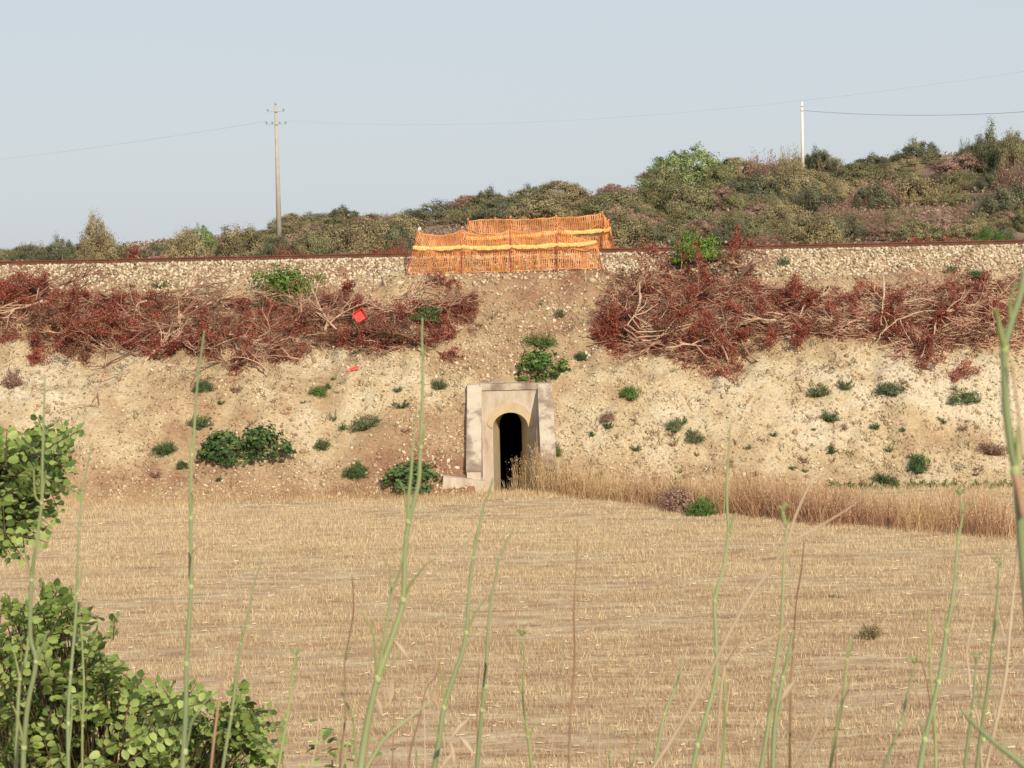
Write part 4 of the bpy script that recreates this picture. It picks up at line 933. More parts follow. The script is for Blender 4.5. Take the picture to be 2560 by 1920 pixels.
cnt = 0; tries = 0
while cnt < 296 and tries < 6000:
    tries += 1
    px = rng.uniform(-30, 2590); top = np.interp(px, SKYV[:, 0], SKYV[:, 1]); base = 628 - 0.021 * (px - 1280)
    if base - top < 8: continue
    py = base + 6 - (base - top) * (rng.random() ** 0.9)
    if rng.random() > 0.25 + 0.75 * min(1, (base - top) / 160): continue
    if 1000 < px < 1530 and py > 560: continue
    if 2450 < px and 505 < py < 545: continue
    p = hill_hit(px, max(py, top + 24))
    if p is None or p.y > 185: continue
    if 655 < px < 770 and p.y < 112: continue
    big = rng.random()
    g = fbm(p.x * 0.11, p.y * 0.10, 88)
    heathy = g > 0.50 and px > 640
    if heathy and rng.random() < 0.45: continue
    if px < 330 and rng.random() < 0.5: continue
    w = rng.uniform(0.75, 1.3) + (0.6 if big > 0.75 else 0); h = w * rng.uniform(0.85, 1.25)
    if heathy: w *= 0.75; h *= 0.6
    if px < 640: w *= 0.7; h *= 0.55
    if p.y > 128: h *= 0.72
    u = rng.random()
    if heathy: mat = 'h_brown' if u < 0.6 else 'h_olive' if u < 0.85 else 'h_green'
    elif px > 2350 and py < 520: mat = 'h_dark' if u < 0.6 else 'h_green' if u < 0.85 else 'h_brown'
    elif px < 700: mat = 'h_olive' if u < 0.5 else 'h_green' if u < 0.75 else 'h_dark'
    else: mat = 'h_olive' if u < 0.5 else 'h_green' if u < 0.72 else 'h_dark' if u < 0.88 else 'h_brown'
    if p.y > 120: w *= 1.15; h *= 1.0
    kind = ['dome', 'lumpy', 'lumpy', 'dome', 'loose'][int(rng.integers(0, 5))] if mat != 'h_brown' else ['dome', 'dome', 'loose'][int(rng.integers(0, 3))]
    shrub(p, w * 1.08, h * 1.0, kind, mat, f'{COLR[mat]} hillside shrub {zone(px)}' + (', on the skyline' if p.y > 135 else ', down by the rails' if p.y < 98 else ', midway up'), group=f'hillside shrubs {zone(px)}'); cnt += 1
# single shrubs and small trees that stand out on the skyline
def sk(px, py, wpx, hpx, Y, kind, mat, label, name='ridge_shrub', cat='shrub'):
    p = at(px, py + hpx / 2, Y); p.z = min(p.z, float(hill_z(p.x, p.y)) + 0.05); top = at(px, py - hpx / 2, Y).z
    return shrub(p, wpx / ppm(Y) / 2, top - p.z, kind, mat, label, name, cat)
sk(1722, 408, 225, 76, 138, 'fine', 'h_lime', 'large bright fig-green bush on the ridge left of the white pole', 'fig_tree', 'bush')
sk(1660, 430, 120, 50, 136, 'lumpy', 'h_green', 'dull green shrub hugging the left flank of the bright ridge bush')
sk(1800, 440, 110, 56, 135, 'dome', 'h_green', 'dull green shrub hugging the right flank of the bright ridge bush')
sk(1905, 402, 120, 56, 138, 'loose', 'h_brown', 'brown wind-combed shrub on the ridge just left of the white pole')
sk(1975, 392, 90, 54, 137, 'loose', 'h_olive', 'olive wind-combed shrub at the foot of the white pole')
sk(2052, 392, 80, 44, 140, 'dome', 'h_dark', 'dark shrub on the ridge just right of the white pole')
sk(2298, 372, 118, 44, 146, 'dome', 'h_dark', 'dark rounded shrub capping the ridge right of the dip')
sk(2180, 402, 110, 34, 146, 'dome', 'h_dark', 'low dark shrub on the ridge just right of the dip')
sk(2412, 362, 44, 44, 140, 'loose', 'h_dark', 'thin grey ragged shrub on the right skyline')
sk(2468, 352, 90, 70, 132, 'lumpy', 'h_dark', 'tall dark shrub on the right skyline, left of the frame edge')
sk(2530, 345, 90, 62, 130, 'lumpy', 'h_green', 'tallest dark shrub on the skyline at the right frame edge')
sk(2535, 430, 120, 100, 118, 'loose', 'h_brown', 'large brown twiggy shrub at the right edge of the hill')
sk(2520, 500, 150, 90, 108, 'lumpy', 'h_dark', 'big dark evergreen above the bare earth patch at the right edge')
sk(1225, 485, 90, 30, 146, 'dome', 'h_dark', 'dark shrub on the skyline above the left end of the farther net')
sk(1330, 474, 110, 22, 148, 'dome', 'h_dark', 'low dark shrub on the skyline above the farther net')
sk(860, 530, 100, 30, 142, 'dome', 'h_dark', 'dark shrub on the skyline right of the grey pole')
sk(780, 545, 110, 26, 144, 'dome', 'h_dark', 'long low dark shrub on the skyline next to the grey pole')
sk(240, 578, 82, 74, 96, 'lumpy', 'h_olive', 'tall olive tree with a ragged top on the left skyline', 'olive_tree', 'tree')
sk(255, 610, 130, 60, 90, 'lumpy', 'h_olive', 'broad olive shrub under the ragged tree on the left')
sk(150, 612, 90, 40, 100, 'dome', 'h_dark', 'dark rounded shrub left of the ragged tree')
sk(70, 628, 90, 26, 104, 'dome', 'h_dark', 'low dark shrub near the left frame edge')
sk(505, 578, 90, 30, 104, 'fine', 'h_lime', 'lime-green shrub in the scrub left of the grey pole')
sk(470, 600, 120, 50, 95, 'lumpy', 'h_olive', 'olive shrub below the lime-green shrub')
sk(600, 596, 140, 60, 92, 'lumpy', 'h_olive', 'broad olive shrub just left of the grey pole')
sk(690, 612, 120, 46, 90, 'dome', 'h_dark', 'dark shrub hiding the foot of the grey pole')
sk(790, 604, 120, 56, 90, 'lumpy', 'h_green', 'green shrub right of the grey pole foot')
sk(900, 590, 150, 76, 88, 'lumpy', 'h_olive', 'big olive shrub between the grey pole and the nets')
sk(990, 592, 100, 66, 89, 'dome', 'h_dark', 'dark shrub right behind the leaning end of the nearer net')
sk(2480, 590, 110, 40, 84, 'lumpy', 'g_mid', 'fresh green bush beside the red branches at the far right of the rails', 'green_bush', 'bush')
# low heath between the shrubs
n = 70000; y = rng.uniform(79, 172, n); x = rng.uniform(-0.30, 0.30, n) * y
kp = fbm(x * 0.11, y * 0.10, 88) + 0.3 * (rng.random(n) - 0.5) > 0.34; kp &= ~((x > 0.225 * y) & (y > 88) & (y < 104)); x, y = x[kp], y[kp]
V, F = cards(np.stack([x, y, hill_z(x, y) + rng.random(len(x)) * 0.35], -1), rng.uniform(0.10, 0.24, len(x)), rng, 0.6, 0.4)
tag(link('low_heath', np_mesh('low_heath', V, F, rng.random(len(F))), M['heath']), 'low brownish heath covering the hillside between the shrubs', 'heath', kind='stuff')
# cut branches and dead brush beyond the rails, dry reeds
for i in range(52):
    px = [rng.uniform(330, 640), rng.uniform(1540, 2560), rng.uniform(700, 1010), rng.uniform(2150, 2480)][i % 4]
    x = (px - 1280) / FPX * 76; y = rng.uniform(75.2, 77.5)
    kit = LEAFY[i % 4] if i % 3 else BARE[i % 6]
    mw = Matrix.Translation((x, y, 6.42 + 0.22 * rng.random() + (0.25 if 2280 < px < 2460 or 350 < px < 420 else 0))) @ Matrix.Rotation(rng.uniform(0, 6.28), 4, 'Z') @ Matrix.Rotation(rng.uniform(-0.5, 0.1), 4, 'Y') @ Matrix.Scale(rng.uniform(0.4, 0.75), 4)
    kit.place(mw, 'dead cut branch thrown down behind the rails ' + zone(px), 'cut branches behind the rails ' + zone(px))
for i in range(26):
    px = [rng.uniform(30, 330), rng.uniform(150, 320), rng.uniform(760, 1010)][i % 3]; y = rng.uniform(75.5, 77); x = (px - 1280) / FPX * y
    mb = MB(); h = rng.uniform(0.35, 0.85)
    for k in range(5):
        a = rng.normal(0, 0.09); mb.tube([(k * 0.03, 0, 0), (k * 0.03 + a * h * .5, 0, h * 0.5), (k * 0.03 + a * h, 0, h * rng.uniform(0.7, 1))], [0.012, 0.012, 0.016], 4)
    o = mb.build('dry_reed', M['grass_straw_plain'] if 'grass_straw_plain' in M else M['pale_stalk']); o.location = (x, y, 6.25)
    tag(o, f'tuft of straw-coloured dry reeds behind the rails {zone(px)}', 'reeds', f'dry reeds behind the rails {zone(px)}')

# ------------------------------------------------------------------ poles and wires
def pole(base_px, top_px, Y, r0, r1, label, mat, name):
    t_ = at(*top_px, Y); b = Vector((t_.x, t_.y, float(hill_z(t_.x, t_.y)) - 0.3))
    root = empty(name, b, label, 'pole'); H = t_.z - b.z
    MB().tube([(0, 0, 0), (0, 0, H * 0.5), (0, 0, H)], [r0, (r0 + r1) / 2, r1], 10).build('shaft', mat, root, smooth=True)
    return root, H, b
root, H, b1 = pole(None, (689, 264), 112, 0.155, 0.075, 'grey concrete electricity pole with two small crossarms on the left', M['pole'], 'electricity_pole')
def insul(parent, x, z):
    g = MB(); g.tube([(x, 0, z), (x, 0, z + 0.05), (x, 0, z + 0.06), (x, 0, z + 0.13), (x, 0, z + 0.17)], [0.02, 0.02, 0.06, 0.055, 0.02], 8); g.build('insulator', M['glass'], parent, smooth=True)
for z, w, xs_ in ((H - 0.33, 0.47, (-0.43, 0.43)), (H - 1.02, 0.56, (-0.52, -0.2, 0.2, 0.52))):
    a = MB().box((-w, -0.13, z - 0.02), (w, -0.09, z + 0.02)).build('crossarm', M['steel'], root)
    for x in xs_: insul(a, x, z + 0.02)
insul(root, 0.0, H)
root2, H2, b2 = pole(None, (2005, 254), 139, 0.125, 0.075, 'white electricity pole standing on the ridge on the right', M['pole_white'], 'electricity_pole')
for z in (H2 - 0.32, H2 - 0.62): MB().tube([(-0.14, -0.11, z), (0.14, -0.11, z)], 0.02, 6).build('bracket', M['steel'], root2)
def wire(pts, rad, label, sag=0.0):
    P3 = []
    for a, b in zip(pts[:-1], pts[1:]):
        for k in range(10):
            q = k / 10; p = a.lerp(b, q); p.z -= sag * 4 * q * (1 - q); P3.append(p)
    P3.append(pts[-1]); o0 = pts[0]; mb = MB(); mb.tube([p - o0 for p in P3], rad, 4)
    o = mb.build('overhead_wire', M['wire']); o.location = o0; tag(o, label, 'wire', 'overhead wires'); return o
top1 = b1 + Vector((0, 0, H - 0.9))
wire([at(-120, 412, 150), top1 + Vector((-0.52, -0.1, 0.05)), ], 0.0035, 'faint overhead wire from the left edge to the grey pole', 0.15)
wire([top1 + Vector((0.52, -0.1, 0.05)), at(2700, 158, 70)], 0.0018, 'faint overhead wire from the grey pole up to the right edge', 0.9)
wire([b2 + Vector((0.14, -0.11, H2 - 0.62)), at(2760, 262, 120)], 0.012, 'dark overhead wire from the white pole to the right edge', 0.45)

# ------------------------------------------------------------------ fennel stalks on the near bank
rng = np.random.default_rng(66)
def smooth_path(P, k=4):
    Q = []
    for i in range(len(P) - 1):
        p0, p1, p2, p3 = P[max(i - 1, 0)], P[i], P[i + 1], P[min(i + 2, len(P) - 1)]
        for j in range(k):
            t = j / k
            Q.append(0.5 * ((2 * p1) + (p2 - p0) * t + (2 * p0 - 5 * p1 + 4 * p2 - p3) * t * t + (3 * p1 - p0 - 3 * p2 + p3) * t ** 3))
    return Q + [P[-1]]
def stalk(name, label, pts, Y, w0, w1, mat, nodes=(), branches=(), group=None, cat='plant stalk', umbel=0, rot=None, tilt=None):
    """pts: columns and rows from the tip down to the frame's lower edge; w0, w1: stem width in pixels at tip and foot"""
    k = ppm(Y) * 1.12; n = len(pts); tilt = rng.uniform(-0.10, 0.10) if tilt is None else tilt
    def P(px, py): 
        return at(px, py, Y + tilt * (py - 1900) / 1000)
    P3 = [P(*p) for p in pts]
    foot = P3[-1]; g = Vector((foot.x + (foot - P3[-2]).x * 0.8, foot.y + 0.05, 0)); g.z = float(bank_z(g.x, g.y)) - 0.06
    chain = P3 + [g]; root = empty(name, g, label, cat, group)
    Q = smooth_path(P3, 4) + [foot.lerp(g, 0.5), g]; m = len(Q)
    rad = []
    for q in Q:
        f = max(0.0, min(1.0, (chain[0].z - q.z) / max(chain[0].z - foot.z, 1e-4))); rad.append((w0 + (w1 - w0) * f ** 0.7) / k / 2)
    mb = MB(); mb.tube([q - g for q in Q], rad, 8); st = mb.build('stem', M[mat], root, smooth=True)
    for (px, py) in nodes:                                  # swollen pale joints
        c = P(px, py) - g; f = max(0, min(1, (py - pts[0][1]) / max(pts[-1][1] - pts[0][1], 1))); r_ = (w0 + (w1 - w0) * f ** 0.7) / k / 2
        mb = MB(); mb.tube([c - Vector((0, 0, r_ * 1.3)), c - Vector((0, 0, r_ * 0.4)), c + Vector((0, 0, r_ * 0.5)), c + Vector((0, 0, r_ * 1.4))], [r_ * 1.0, r_ * 1.16, r_ * 1.14, r_ * 1.0], 8); mb.build('node', M['node'], root, smooth=True)
    for bp, bw, bm in branches:                             # sheaths and side shoots: base first
        B = [P(*p) - g for p in bp]; B = [b + Vector((0, -0.004 * i, 0)) for i, b in enumerate(B)]
        Qb = smooth_path(B, 4); mb = MB(); mb.tube(Qb, [bw / k / 2 * (1 - 0.65 * (i / (len(Qb) - 1)) ** 1.3) for i in range(len(Qb))], 6); mb.build('side_shoot', M[bm], root, smooth=True)
    if umbel:                                               # opening flower head at the tip
        c = P3[0] - g; mb = MB()
        for i in range(umbel):
            a = 2 * math.pi * i / umbel; d = Vector((math.cos(a) * 0.55, math.sin(a) * 0.55, 0.8)) * (26 / k) * rng.uniform(0.6, 1.1)
            mb.tube([c, c + d * 0.6, c + d], [1.6 / k, 1.2 / k, 0.8 / k], 4)
            for j in range(5): 
                e = c + d + Vector(rng.normal(0, 5 / k, 3)); mb.tube([c + d, e], [0.7 / k, 1.5 / k], 3)
        mb.build('umbel', M['stalk_lime'], root)
    return root
S, SL, DB, PW = 'stalk', 'stalk_lime', 'dry_stalk', 'pale_stalk'
FEN = 'fennel_stalk'
stalk(FEN, 'tall zigzag fennel stalk rising through the leafy bush, nearest the left edge', [(112, 940), (110, 1040), (106, 1150), (104, 1257), (92, 1350), (79, 1448), (76, 1590), (90, 1655), (70, 1760), (60, 1866), (58, 1925)], 3.0, 4, 15, S, [(104, 1257), (79, 1450), (90, 1653), (60, 1868)],
      [([(104, 1257), (112, 1210), (118, 1175)], 6, SL), ([(79, 1448), (86, 1400), (91, 1360)], 8, SL), ([(79, 1448), (70, 1400), (66, 1376)], 6, SL), ([(90, 1655), (108, 1615), (120, 1580)], 10, S), ([(60, 1866), (48, 1800), (36, 1762)], 9, SL), ([(104, 1257), (90, 1240), (88, 1180), (92, 1165)], 6, SL)])
stalk(FEN, 'short fennel stalk in front of the leafy bush at the left edge', [(74, 1560), (66, 1640), (50, 1697), (44, 1800), (40, 1925)], 3.1, 6, 12, S, [(50, 1697)], [([(50, 1697), (44, 1660), (38, 1625)], 7, SL)])
stalk(FEN, 'slim straight fennel stalk just right of the zigzag one over the bush', [(233, 1098), (222, 1150), (208, 1211), (203, 1260), (198, 1325), (193, 1420), (192, 1482), (187, 1575), (177, 1683), (170, 1803), (171, 1925)], 3.2, 3, 11, S, [(199, 1322), (193, 1485), (177, 1683), (171, 1810)], [([(193, 1485), (203, 1440), (212, 1400)], 6, SL), ([(171, 1890), (180, 1800), (183, 1740)], 7, S)])
stalk(FEN, 'thin fennel stalk crossing the middle of the leafy bush', [(203, 1560), (207, 1640), (210, 1720), (206, 1815), (206, 1925)], 3.3, 4, 7, SL, [(207, 1815)], [([(207, 1815), (202, 1775), (200, 1745)], 5, SL)])
stalk(FEN, 'thick tall fennel stalk left of centre with a blackened joint', [(511, 826), (505, 870), (497, 926), (490, 1000), (484, 1099), (479, 1140), (477, 1220), (477, 1296), (477, 1390), (478, 1468), (472, 1560), (466, 1660), (464, 1790), (456, 1925)], 2.8, 4, 15, S, [(480, 1138), (477, 1296), (478, 1468), (466, 1660), (463, 1880)],
      [([(480, 1138), (472, 1100), (468, 1075)], 7, SL), ([(477, 1390), (486, 1375), (504, 1362)], 4, DB), ([(466, 1660), (459, 1600), (450, 1550), (432, 1490), (420, 1460)], 5, DB), ([(463, 1880), (475, 1830), (485, 1795), (520, 1745), (560, 1715)], 9, S), ([(478, 1296), (484, 1250), (482, 1225)], 6, SL), ([(474, 1382), (476, 1400), (474, 1440)], 8, 'black_rot')])
stalk(FEN, 'pale thin fennel stalk right of the blackened one', [(657, 1380), (650, 1415), (635, 1460), (620, 1540), (603, 1608), (590, 1700), (579, 1787), (568, 1850), (556, 1925)], 3.4, 3, 10, S, [(602, 1610), (579, 1785)], [([(602, 1610), (605, 1575), (604, 1560)], 5, SL), ([(579, 1785), (592, 1760), (606, 1740)], 6, SL)])
stalk('dead_fennel_plant', 'reddish-brown dry stem crossing the right side of the leafy bush', [(560, 1627), (553, 1700), (547, 1754), (536, 1840), (527, 1925)], 3.3, 3, 9, DB, cat='dry plant')
stalk(FEN, 'short lime fennel stalk with forked top right of the leafy bush', [(740, 1640), (734, 1665), (728, 1720), (716, 1807), (704, 1870), (695, 1925)], 3.5, 5, 8, SL, [(728, 1720), (714, 1800)], [([(734, 1672), (744, 1650), (750, 1640)], 5, SL), ([(728, 1720), (740, 1700), (746, 1680)], 5, SL), ([(714, 1800), (712, 1775), (710, 1755)], 5, SL)], umbel=5)
stalk('dead_fennel_plant', 'thin dry brown stem left of the big forked fennel', [(880, 1439), (884, 1525), (872, 1600), (862, 1656), (863, 1740), (862, 1807), (855, 1860), (849, 1925)], 3.2, 3, 6, DB, cat='dry plant', branches=[([(866, 1650), (872, 1630), (878, 1610)], 6, SL)])
stalk(FEN, 'big forked fennel plant left of the culvert, thickest in the foreground', [(1056, 795), (1055, 850), (1057, 905), (1056, 1008), (1050, 1139), (1046, 1210), (1022, 1304), (1012, 1390), (1008, 1499), (984, 1582), (945, 1695), (923, 1786), (910, 1860), (901, 1925)], 2.7, 4, 20, S, [(1021, 1304), (1008, 1499), (945, 1697), (1052, 1118)],
      [([(1021, 1304), (1022, 1240), (1028, 1190), (1033, 1117), (1040, 1060), (1044, 1005)], 11, S), ([(945, 1697), (955, 1630), (962, 1590), (979, 1491), (995, 1440), (1004, 1410), (1018, 1330)], 12, S), ([(1008, 1499), (1026, 1460), (1045, 1434), (1066, 1408), (1093, 1391)], 8, SL), ([(979, 1491), (976, 1440), (974, 1415), (962, 1395), (953, 1378)], 6, SL),
       ([(945, 1697), (938, 1640), (938, 1604), (925, 1560), (897, 1517)], 9, SL), ([(945, 1695), (975, 1665), (1001, 1630)], 8, SL), ([(1021, 1304), (1014, 1260), (1012, 1228), (1000, 1200)], 7, SL), ([(1052, 1118), (1058, 1090), (1068, 1062), (1078, 1050)], 6, SL), ([(1057, 905), (1064, 870), (1066, 858)], 6, SL)])
stalk(FEN, 'dry-tipped fennel shoot at the foot of the big forked fennel', [(849, 1716), (862, 1750), (880, 1790), (886, 1830), (888, 1925)], 2.9, 3, 9, SL, [(884, 1893)])
stalk('fennel_leaf', 'long fennel leaf stalk leaning right from the big forked fennel foot', [(1079, 1751), (1030, 1790), (966, 1842), (940, 1880), (914, 1925)], 2.75, 3, 13, S, cat='leaf stalk', branches=[([(966, 1842), (960, 1832), (955, 1826)], 4, DB)])
stalk('dead_fennel_plant', 'crooked dry twig between the two central fennel stalks', [(1101, 1647), (1090, 1690), (1066, 1721), (1050, 1790), (1027, 1873), (1022, 1925)], 3.3, 2, 6, DB, cat='dry plant')
stalk(FEN, 'leaning fennel stalk below the culvert with pale joints', [(1232, 1196), (1222, 1235), (1209, 1265), (1195, 1330), (1183, 1395), (1172, 1490), (1166, 1582), (1150, 1650), (1138, 1680), (1110, 1769), (1098, 1851), (1084, 1925)], 3.0, 4, 15, S, [(1183, 1395), (1166, 1582), (1110, 1769)],
      [([(1166, 1582), (1182, 1545), (1195, 1520), (1211, 1500)], 8, SL), ([(1110, 1769), (1108, 1720), (1106, 1690), (1096, 1662)], 8, SL), ([(1183, 1395), (1186, 1350), (1190, 1332)], 6, SL), ([(1097, 1851), (1090, 1830), (1086, 1800)], 7, SL)])
stalk(FEN, 'slender dark-jointed fennel stalk right of the leaning one', [(1285, 1317), (1268, 1355), (1249, 1395), (1238, 1450), (1227, 1504), (1220, 1580), (1216, 1656), (1205, 1777), (1198, 1850), (1192, 1925)], 3.1, 3, 13, S, [(1249, 1395), (1214, 1718), (1205, 1775)], [([(1215, 1656), (1213, 1680), (1209, 1715)], 9, 'black_rot'), ([(1227, 1504), (1224, 1490), (1224, 1478)], 5, SL)])
stalk(FEN, 'young lime fennel shoot with wispy top below the culvert', [(1305, 1591), (1311, 1656), (1307, 1738), (1314, 1800), (1320, 1842), (1325, 1880), (1329, 1925)], 3.4, 3, 9, SL, [(1307, 1738), (1320, 1842)], [([(1307, 1738), (1298, 1720), (1294, 1700)], 5, SL), ([(1320, 1842), (1332, 1820), (1338, 1800)], 6, SL), ([(1311, 1656), (1302, 1630), (1298, 1600)], 4, SL)], umbel=6)
stalk('dead_fennel_plant', 'straight pale-topped dry stem standing alone right of the lime shoot', [(1444, 1340), (1442, 1400), (1435, 1521), (1437, 1634), (1432, 1720), (1426, 1807), (1422, 1925)], 3.2, 2.5, 8, DB, cat='dry plant')
stalk(FEN, 'tall crooked fennel stalk right of centre tied by dry stems', [(1826, 1059), (1822, 1130), (1817, 1200), (1818, 1270), (1821, 1335), (1808, 1420), (1787, 1504), (1789, 1570), (1791, 1634), (1789, 1699), (1768, 1780), (1744, 1864), (1731, 1925)], 2.9, 4, 14, S, [(1821, 1335), (1787, 1504), (1744, 1864)],
      [([(1821, 1335), (1832, 1300), (1836, 1282)], 9, SL), ([(1787, 1504), (1780, 1470), (1772, 1450)], 7, SL), ([(1744, 1864), (1738, 1830), (1730, 1800)], 7, SL), ([(1791, 1634), (1784, 1615), (1776, 1600)], 4, PW)])
stalk(FEN, 'lime-green shoot beside the tied crooked stalk', [(1808, 1677), (1812, 1730), (1813, 1786), (1811, 1850), (1804, 1925)], 3.0, 5, 10, SL, [(1812, 1750)], [([(1813, 1786), (1816, 1815), (1820, 1800)], 4, SL)])
stalk(FEN, 'short green shoot with bud tip left of the crooked stalk', [(1708, 1634), (1698, 1690), (1680, 1740), (1661, 1786), (1648, 1850), (1633, 1925)], 3.1, 4, 10, S, [(1661, 1786)], [([(1685, 1720), (1696, 1700), (1700, 1675)], 5, SL)])
stalk(FEN, 'straight green fennel stalk, left of the close pair on the right', [(1958, 1280), (1965, 1317), (1960, 1395), (1957, 1480), (1952, 1578), (1934, 1699), (1921, 1808), (1902, 1925)], 3.0, 4, 13, S, [(1961, 1360), (1934, 1700)], [([(1965, 1317), (1956, 1295), (1952, 1270)], 6, SL), ([(1965, 1317), (1972, 1295), (1974, 1275)], 5, SL), ([(1921, 1808), (1928, 1760), (1932, 1740)], 5, S)], umbel=5)
stalk(FEN, 'lime-tipped fennel stalk, right of the close pair on the right', [(1983, 1575), (1972, 1630), (1957, 1695), (1945, 1755), (1938, 1808), (1934, 1860), (1932, 1925)], 3.0, 6, 15, S, [(1957, 1695)], [([(1957, 1695), (1966, 1660), (1985, 1620)], 7, SL), ([(1938, 1808), (1950, 1770), (1956, 1740)], 6, SL)])
stalk('dead_fennel_plant', 'thin straight reddish dry stem right of the close pair', [(2010, 1352), (2004, 1420), (1991, 1504), (1984, 1600), (1978, 1699), (1976, 1810), (1975, 1925)], 3.1, 3, 7, DB, cat='dry plant')
stalk(FEN, 'medium fennel stalk with bud tip, under the lone field weed', [(2127, 1591), (2122, 1625), (2117, 1660), (2108, 1742), (2090, 1830), (2075, 1925)], 3.1, 6, 10, SL, [(2116, 1650)], [([(2117, 1650), (2128, 1620), (2135, 1600)], 5, SL), ([(2104, 1750), (2116, 1735), (2120, 1720)], 3, DB)])
stalk(FEN, 'tall fennel stalk with forked flowering tip on the right', [(2400, 1240), (2407, 1282), (2400, 1325), (2394, 1361), (2390, 1410), (2386, 1460), (2378, 1520), (2366, 1578), (2358, 1640), (2346, 1708), (2330, 1775), (2312, 1851), (2299, 1925)], 2.8, 4, 16, S, [(2395, 1358), (2366, 1578), (2347, 1706), (2312, 1850)],
      [([(2407, 1282), (2415, 1260), (2421, 1250)], 7, SL), ([(2395, 1358), (2391, 1335), (2388, 1322)], 7, SL), ([(2366, 1578), (2362, 1540), (2358, 1520)], 6, SL), ([(2347, 1706), (2364, 1690), (2386, 1665)], 7, SL), ([(2312, 1850), (2303, 1820), (2294, 1796)], 9, S), ([(2386, 1460), (2392, 1440), (2396, 1425)], 4, SL)], umbel=7)
stalk(FEN, 'slim lime shoot joining the tall flowering stalk from the left', [(2320, 1512), (2322, 1560), (2325, 1634), (2328, 1700), (2333, 1755), (2338, 1830), (2340, 1925)], 2.9, 4, 9, SL, [(2325, 1640)])
stalk(FEN, 'leaning thin fennel shoot with feathery top left of the tall flowering stalk', [(2286, 1660), (2275, 1710), (2251, 1808), (2230, 1865), (2208, 1925)], 3.1, 4, 9, S, [(2251, 1808)], umbel=6)
stalk(FEN, 'slender fennel stalk near the right edge, left of the long dry stem', [(2498, 1417), (2492, 1500), (2481, 1612), (2472, 1700), (2459, 1786), (2450, 1850), (2442, 1925)], 2.9, 4, 12, S, [(2481, 1612), (2459, 1850)], [([(2481, 1612), (2488, 1570), (2492, 1540)], 5, SL), ([(2459, 1786), (2444, 1740), (2440, 1700)], 6, SL)], umbel=5)
stalk('dead_fennel_plant', 'long pale dry stem near the right edge with side twigs', [(2537, 1230), (2541, 1290), (2546, 1339), (2540, 1420), (2533, 1486), (2524, 1580), (2516, 1677), (2503, 1750), (2490, 1808), (2476, 1870), (2464, 1925)], 2.9, 5, 11, PW, cat='dry plant', branches=[([(2533, 1486), (2520, 1465), (2505, 1448)], 6, PW), ([(2510, 1690), (2540, 1655), (2562, 1630)], 5, PW), ([(2516, 1620), (2500, 1560), (2480, 1470), (2474, 1440)], 4, PW)])
stalk(FEN, 'short fennel shoot between the flowering stalk and the right edge', [(2440, 1650), (2436, 1710), (2429, 1786), (2420, 1850), (2412, 1925)], 2.95, 4, 10, S, [(2430, 1780)], [([(2430, 1780), (2446, 1750), (2452, 1700)], 5, SL)], umbel=5)
stalk('dead_fennel_plant', 'pale crooked dry stem reaching up beside the short right shoot', [(2437, 1535), (2418, 1620), (2422, 1680), (2430, 1750), (2448, 1810), (2455, 1925)], 3.0, 4, 7, PW, cat='dry plant')
stalk('dead_fennel_plant', 'long pale blurred dry stem slanting up right with two forks', [(2032, 1196), (2010, 1240), (1985, 1300), (1965, 1361), (1930, 1420), (1882, 1482), (1830, 1570), (1787, 1656), (1735, 1755), (1678, 1851), (1630, 1925)], 2.5, 6, 11, PW, cat='dry plant', branches=[([(1965, 1361), (2010, 1335), (2069, 1300), (2134, 1256), (2150, 1230), (2170, 1195)], 7, PW), ([(2134, 1256), (2120, 1258), (2110, 1265)], 3, PW)])
stalk('dead_fennel_plant', 'pale dry stem leaning across the crooked stalk and the close pair', [(1972, 1558), (1945, 1585), (1905, 1605), (1869, 1617), (1840, 1640), (1813, 1664), (1800, 1760), (1790, 1925)], 2.9, 4, 7, PW, cat='dry plant', branches=[([(1869, 1617), (1858, 1580), (1862, 1550)], 4, PW), ([(1813, 1664), (1825, 1640), (1845, 1610)], 4, DB)])
stalk('dead_fennel_plant', 'pale bent dry stem under the medium fennel stalk', [(2099, 1716), (2078, 1750), (2060, 1777), (2045, 1820), (2020, 1870), (1985, 1925)], 3.0, 5, 8, PW, cat='dry plant')
stalk(FEN, 'very thick blurred fennel stem at the right edge, branching at the top', [(2563, 672), (2550, 740), (2530, 800), (2512, 862), (2511, 900), (2514, 1000), (2520, 1060), (2530, 1130), (2540, 1180), (2548, 1260), (2556, 1380), (2575, 1600), (2590, 1925)], 1.55, 18, 30, S, [(2511, 872), (2538, 1178)],
      [([(2511, 870), (2500, 840), (2490, 805), (2482, 782), (2474, 770)], 22, SL), ([(2528, 805), (2521, 770), (2522, 740), (2532, 702)], 14, SL), ([(2538, 1185), (2545, 1230), (2550, 1290)], 27, DB), ([(2545, 1180), (2540, 1110), (2538, 1060)], 16, SL), ([(2560, 1150), (2545, 1040), (2530, 960), (2522, 900)], 12, 'pale_stalk')], tilt=0.0)
stalk('fennel_leaf', 'blurred grey-green leaf stalk slanting through the lower right corner', [(2400, 1772), (2440, 1815), (2490, 1860), (2530, 1890), (2570, 1925)], 1.7, 6, 18, S, cat='leaf stalk', branches=[([(2490, 1860), (2520, 1850), (2570, 1848)], 9, PW)])
for i in range(26):                                         # thin stray stems low in the frame
    px = rng.uniform(700, 2550); py = rng.uniform(1640, 1850); m_ = [DB, PW, SL][i % 3]; d = rng.uniform(-45, 45)
    stalk('wayside_weed', f'thin stray {["brown dry", "pale dry", "lime green"][i % 3]} stem low in the foreground', [(px + d, py), (px + d * 0.55 + rng.uniform(-6, 6), py + 80), (px, 1925)], rng.uniform(3.2, 4.2), 2, 4.5, m_, group='stray foreground stems', cat='weed')
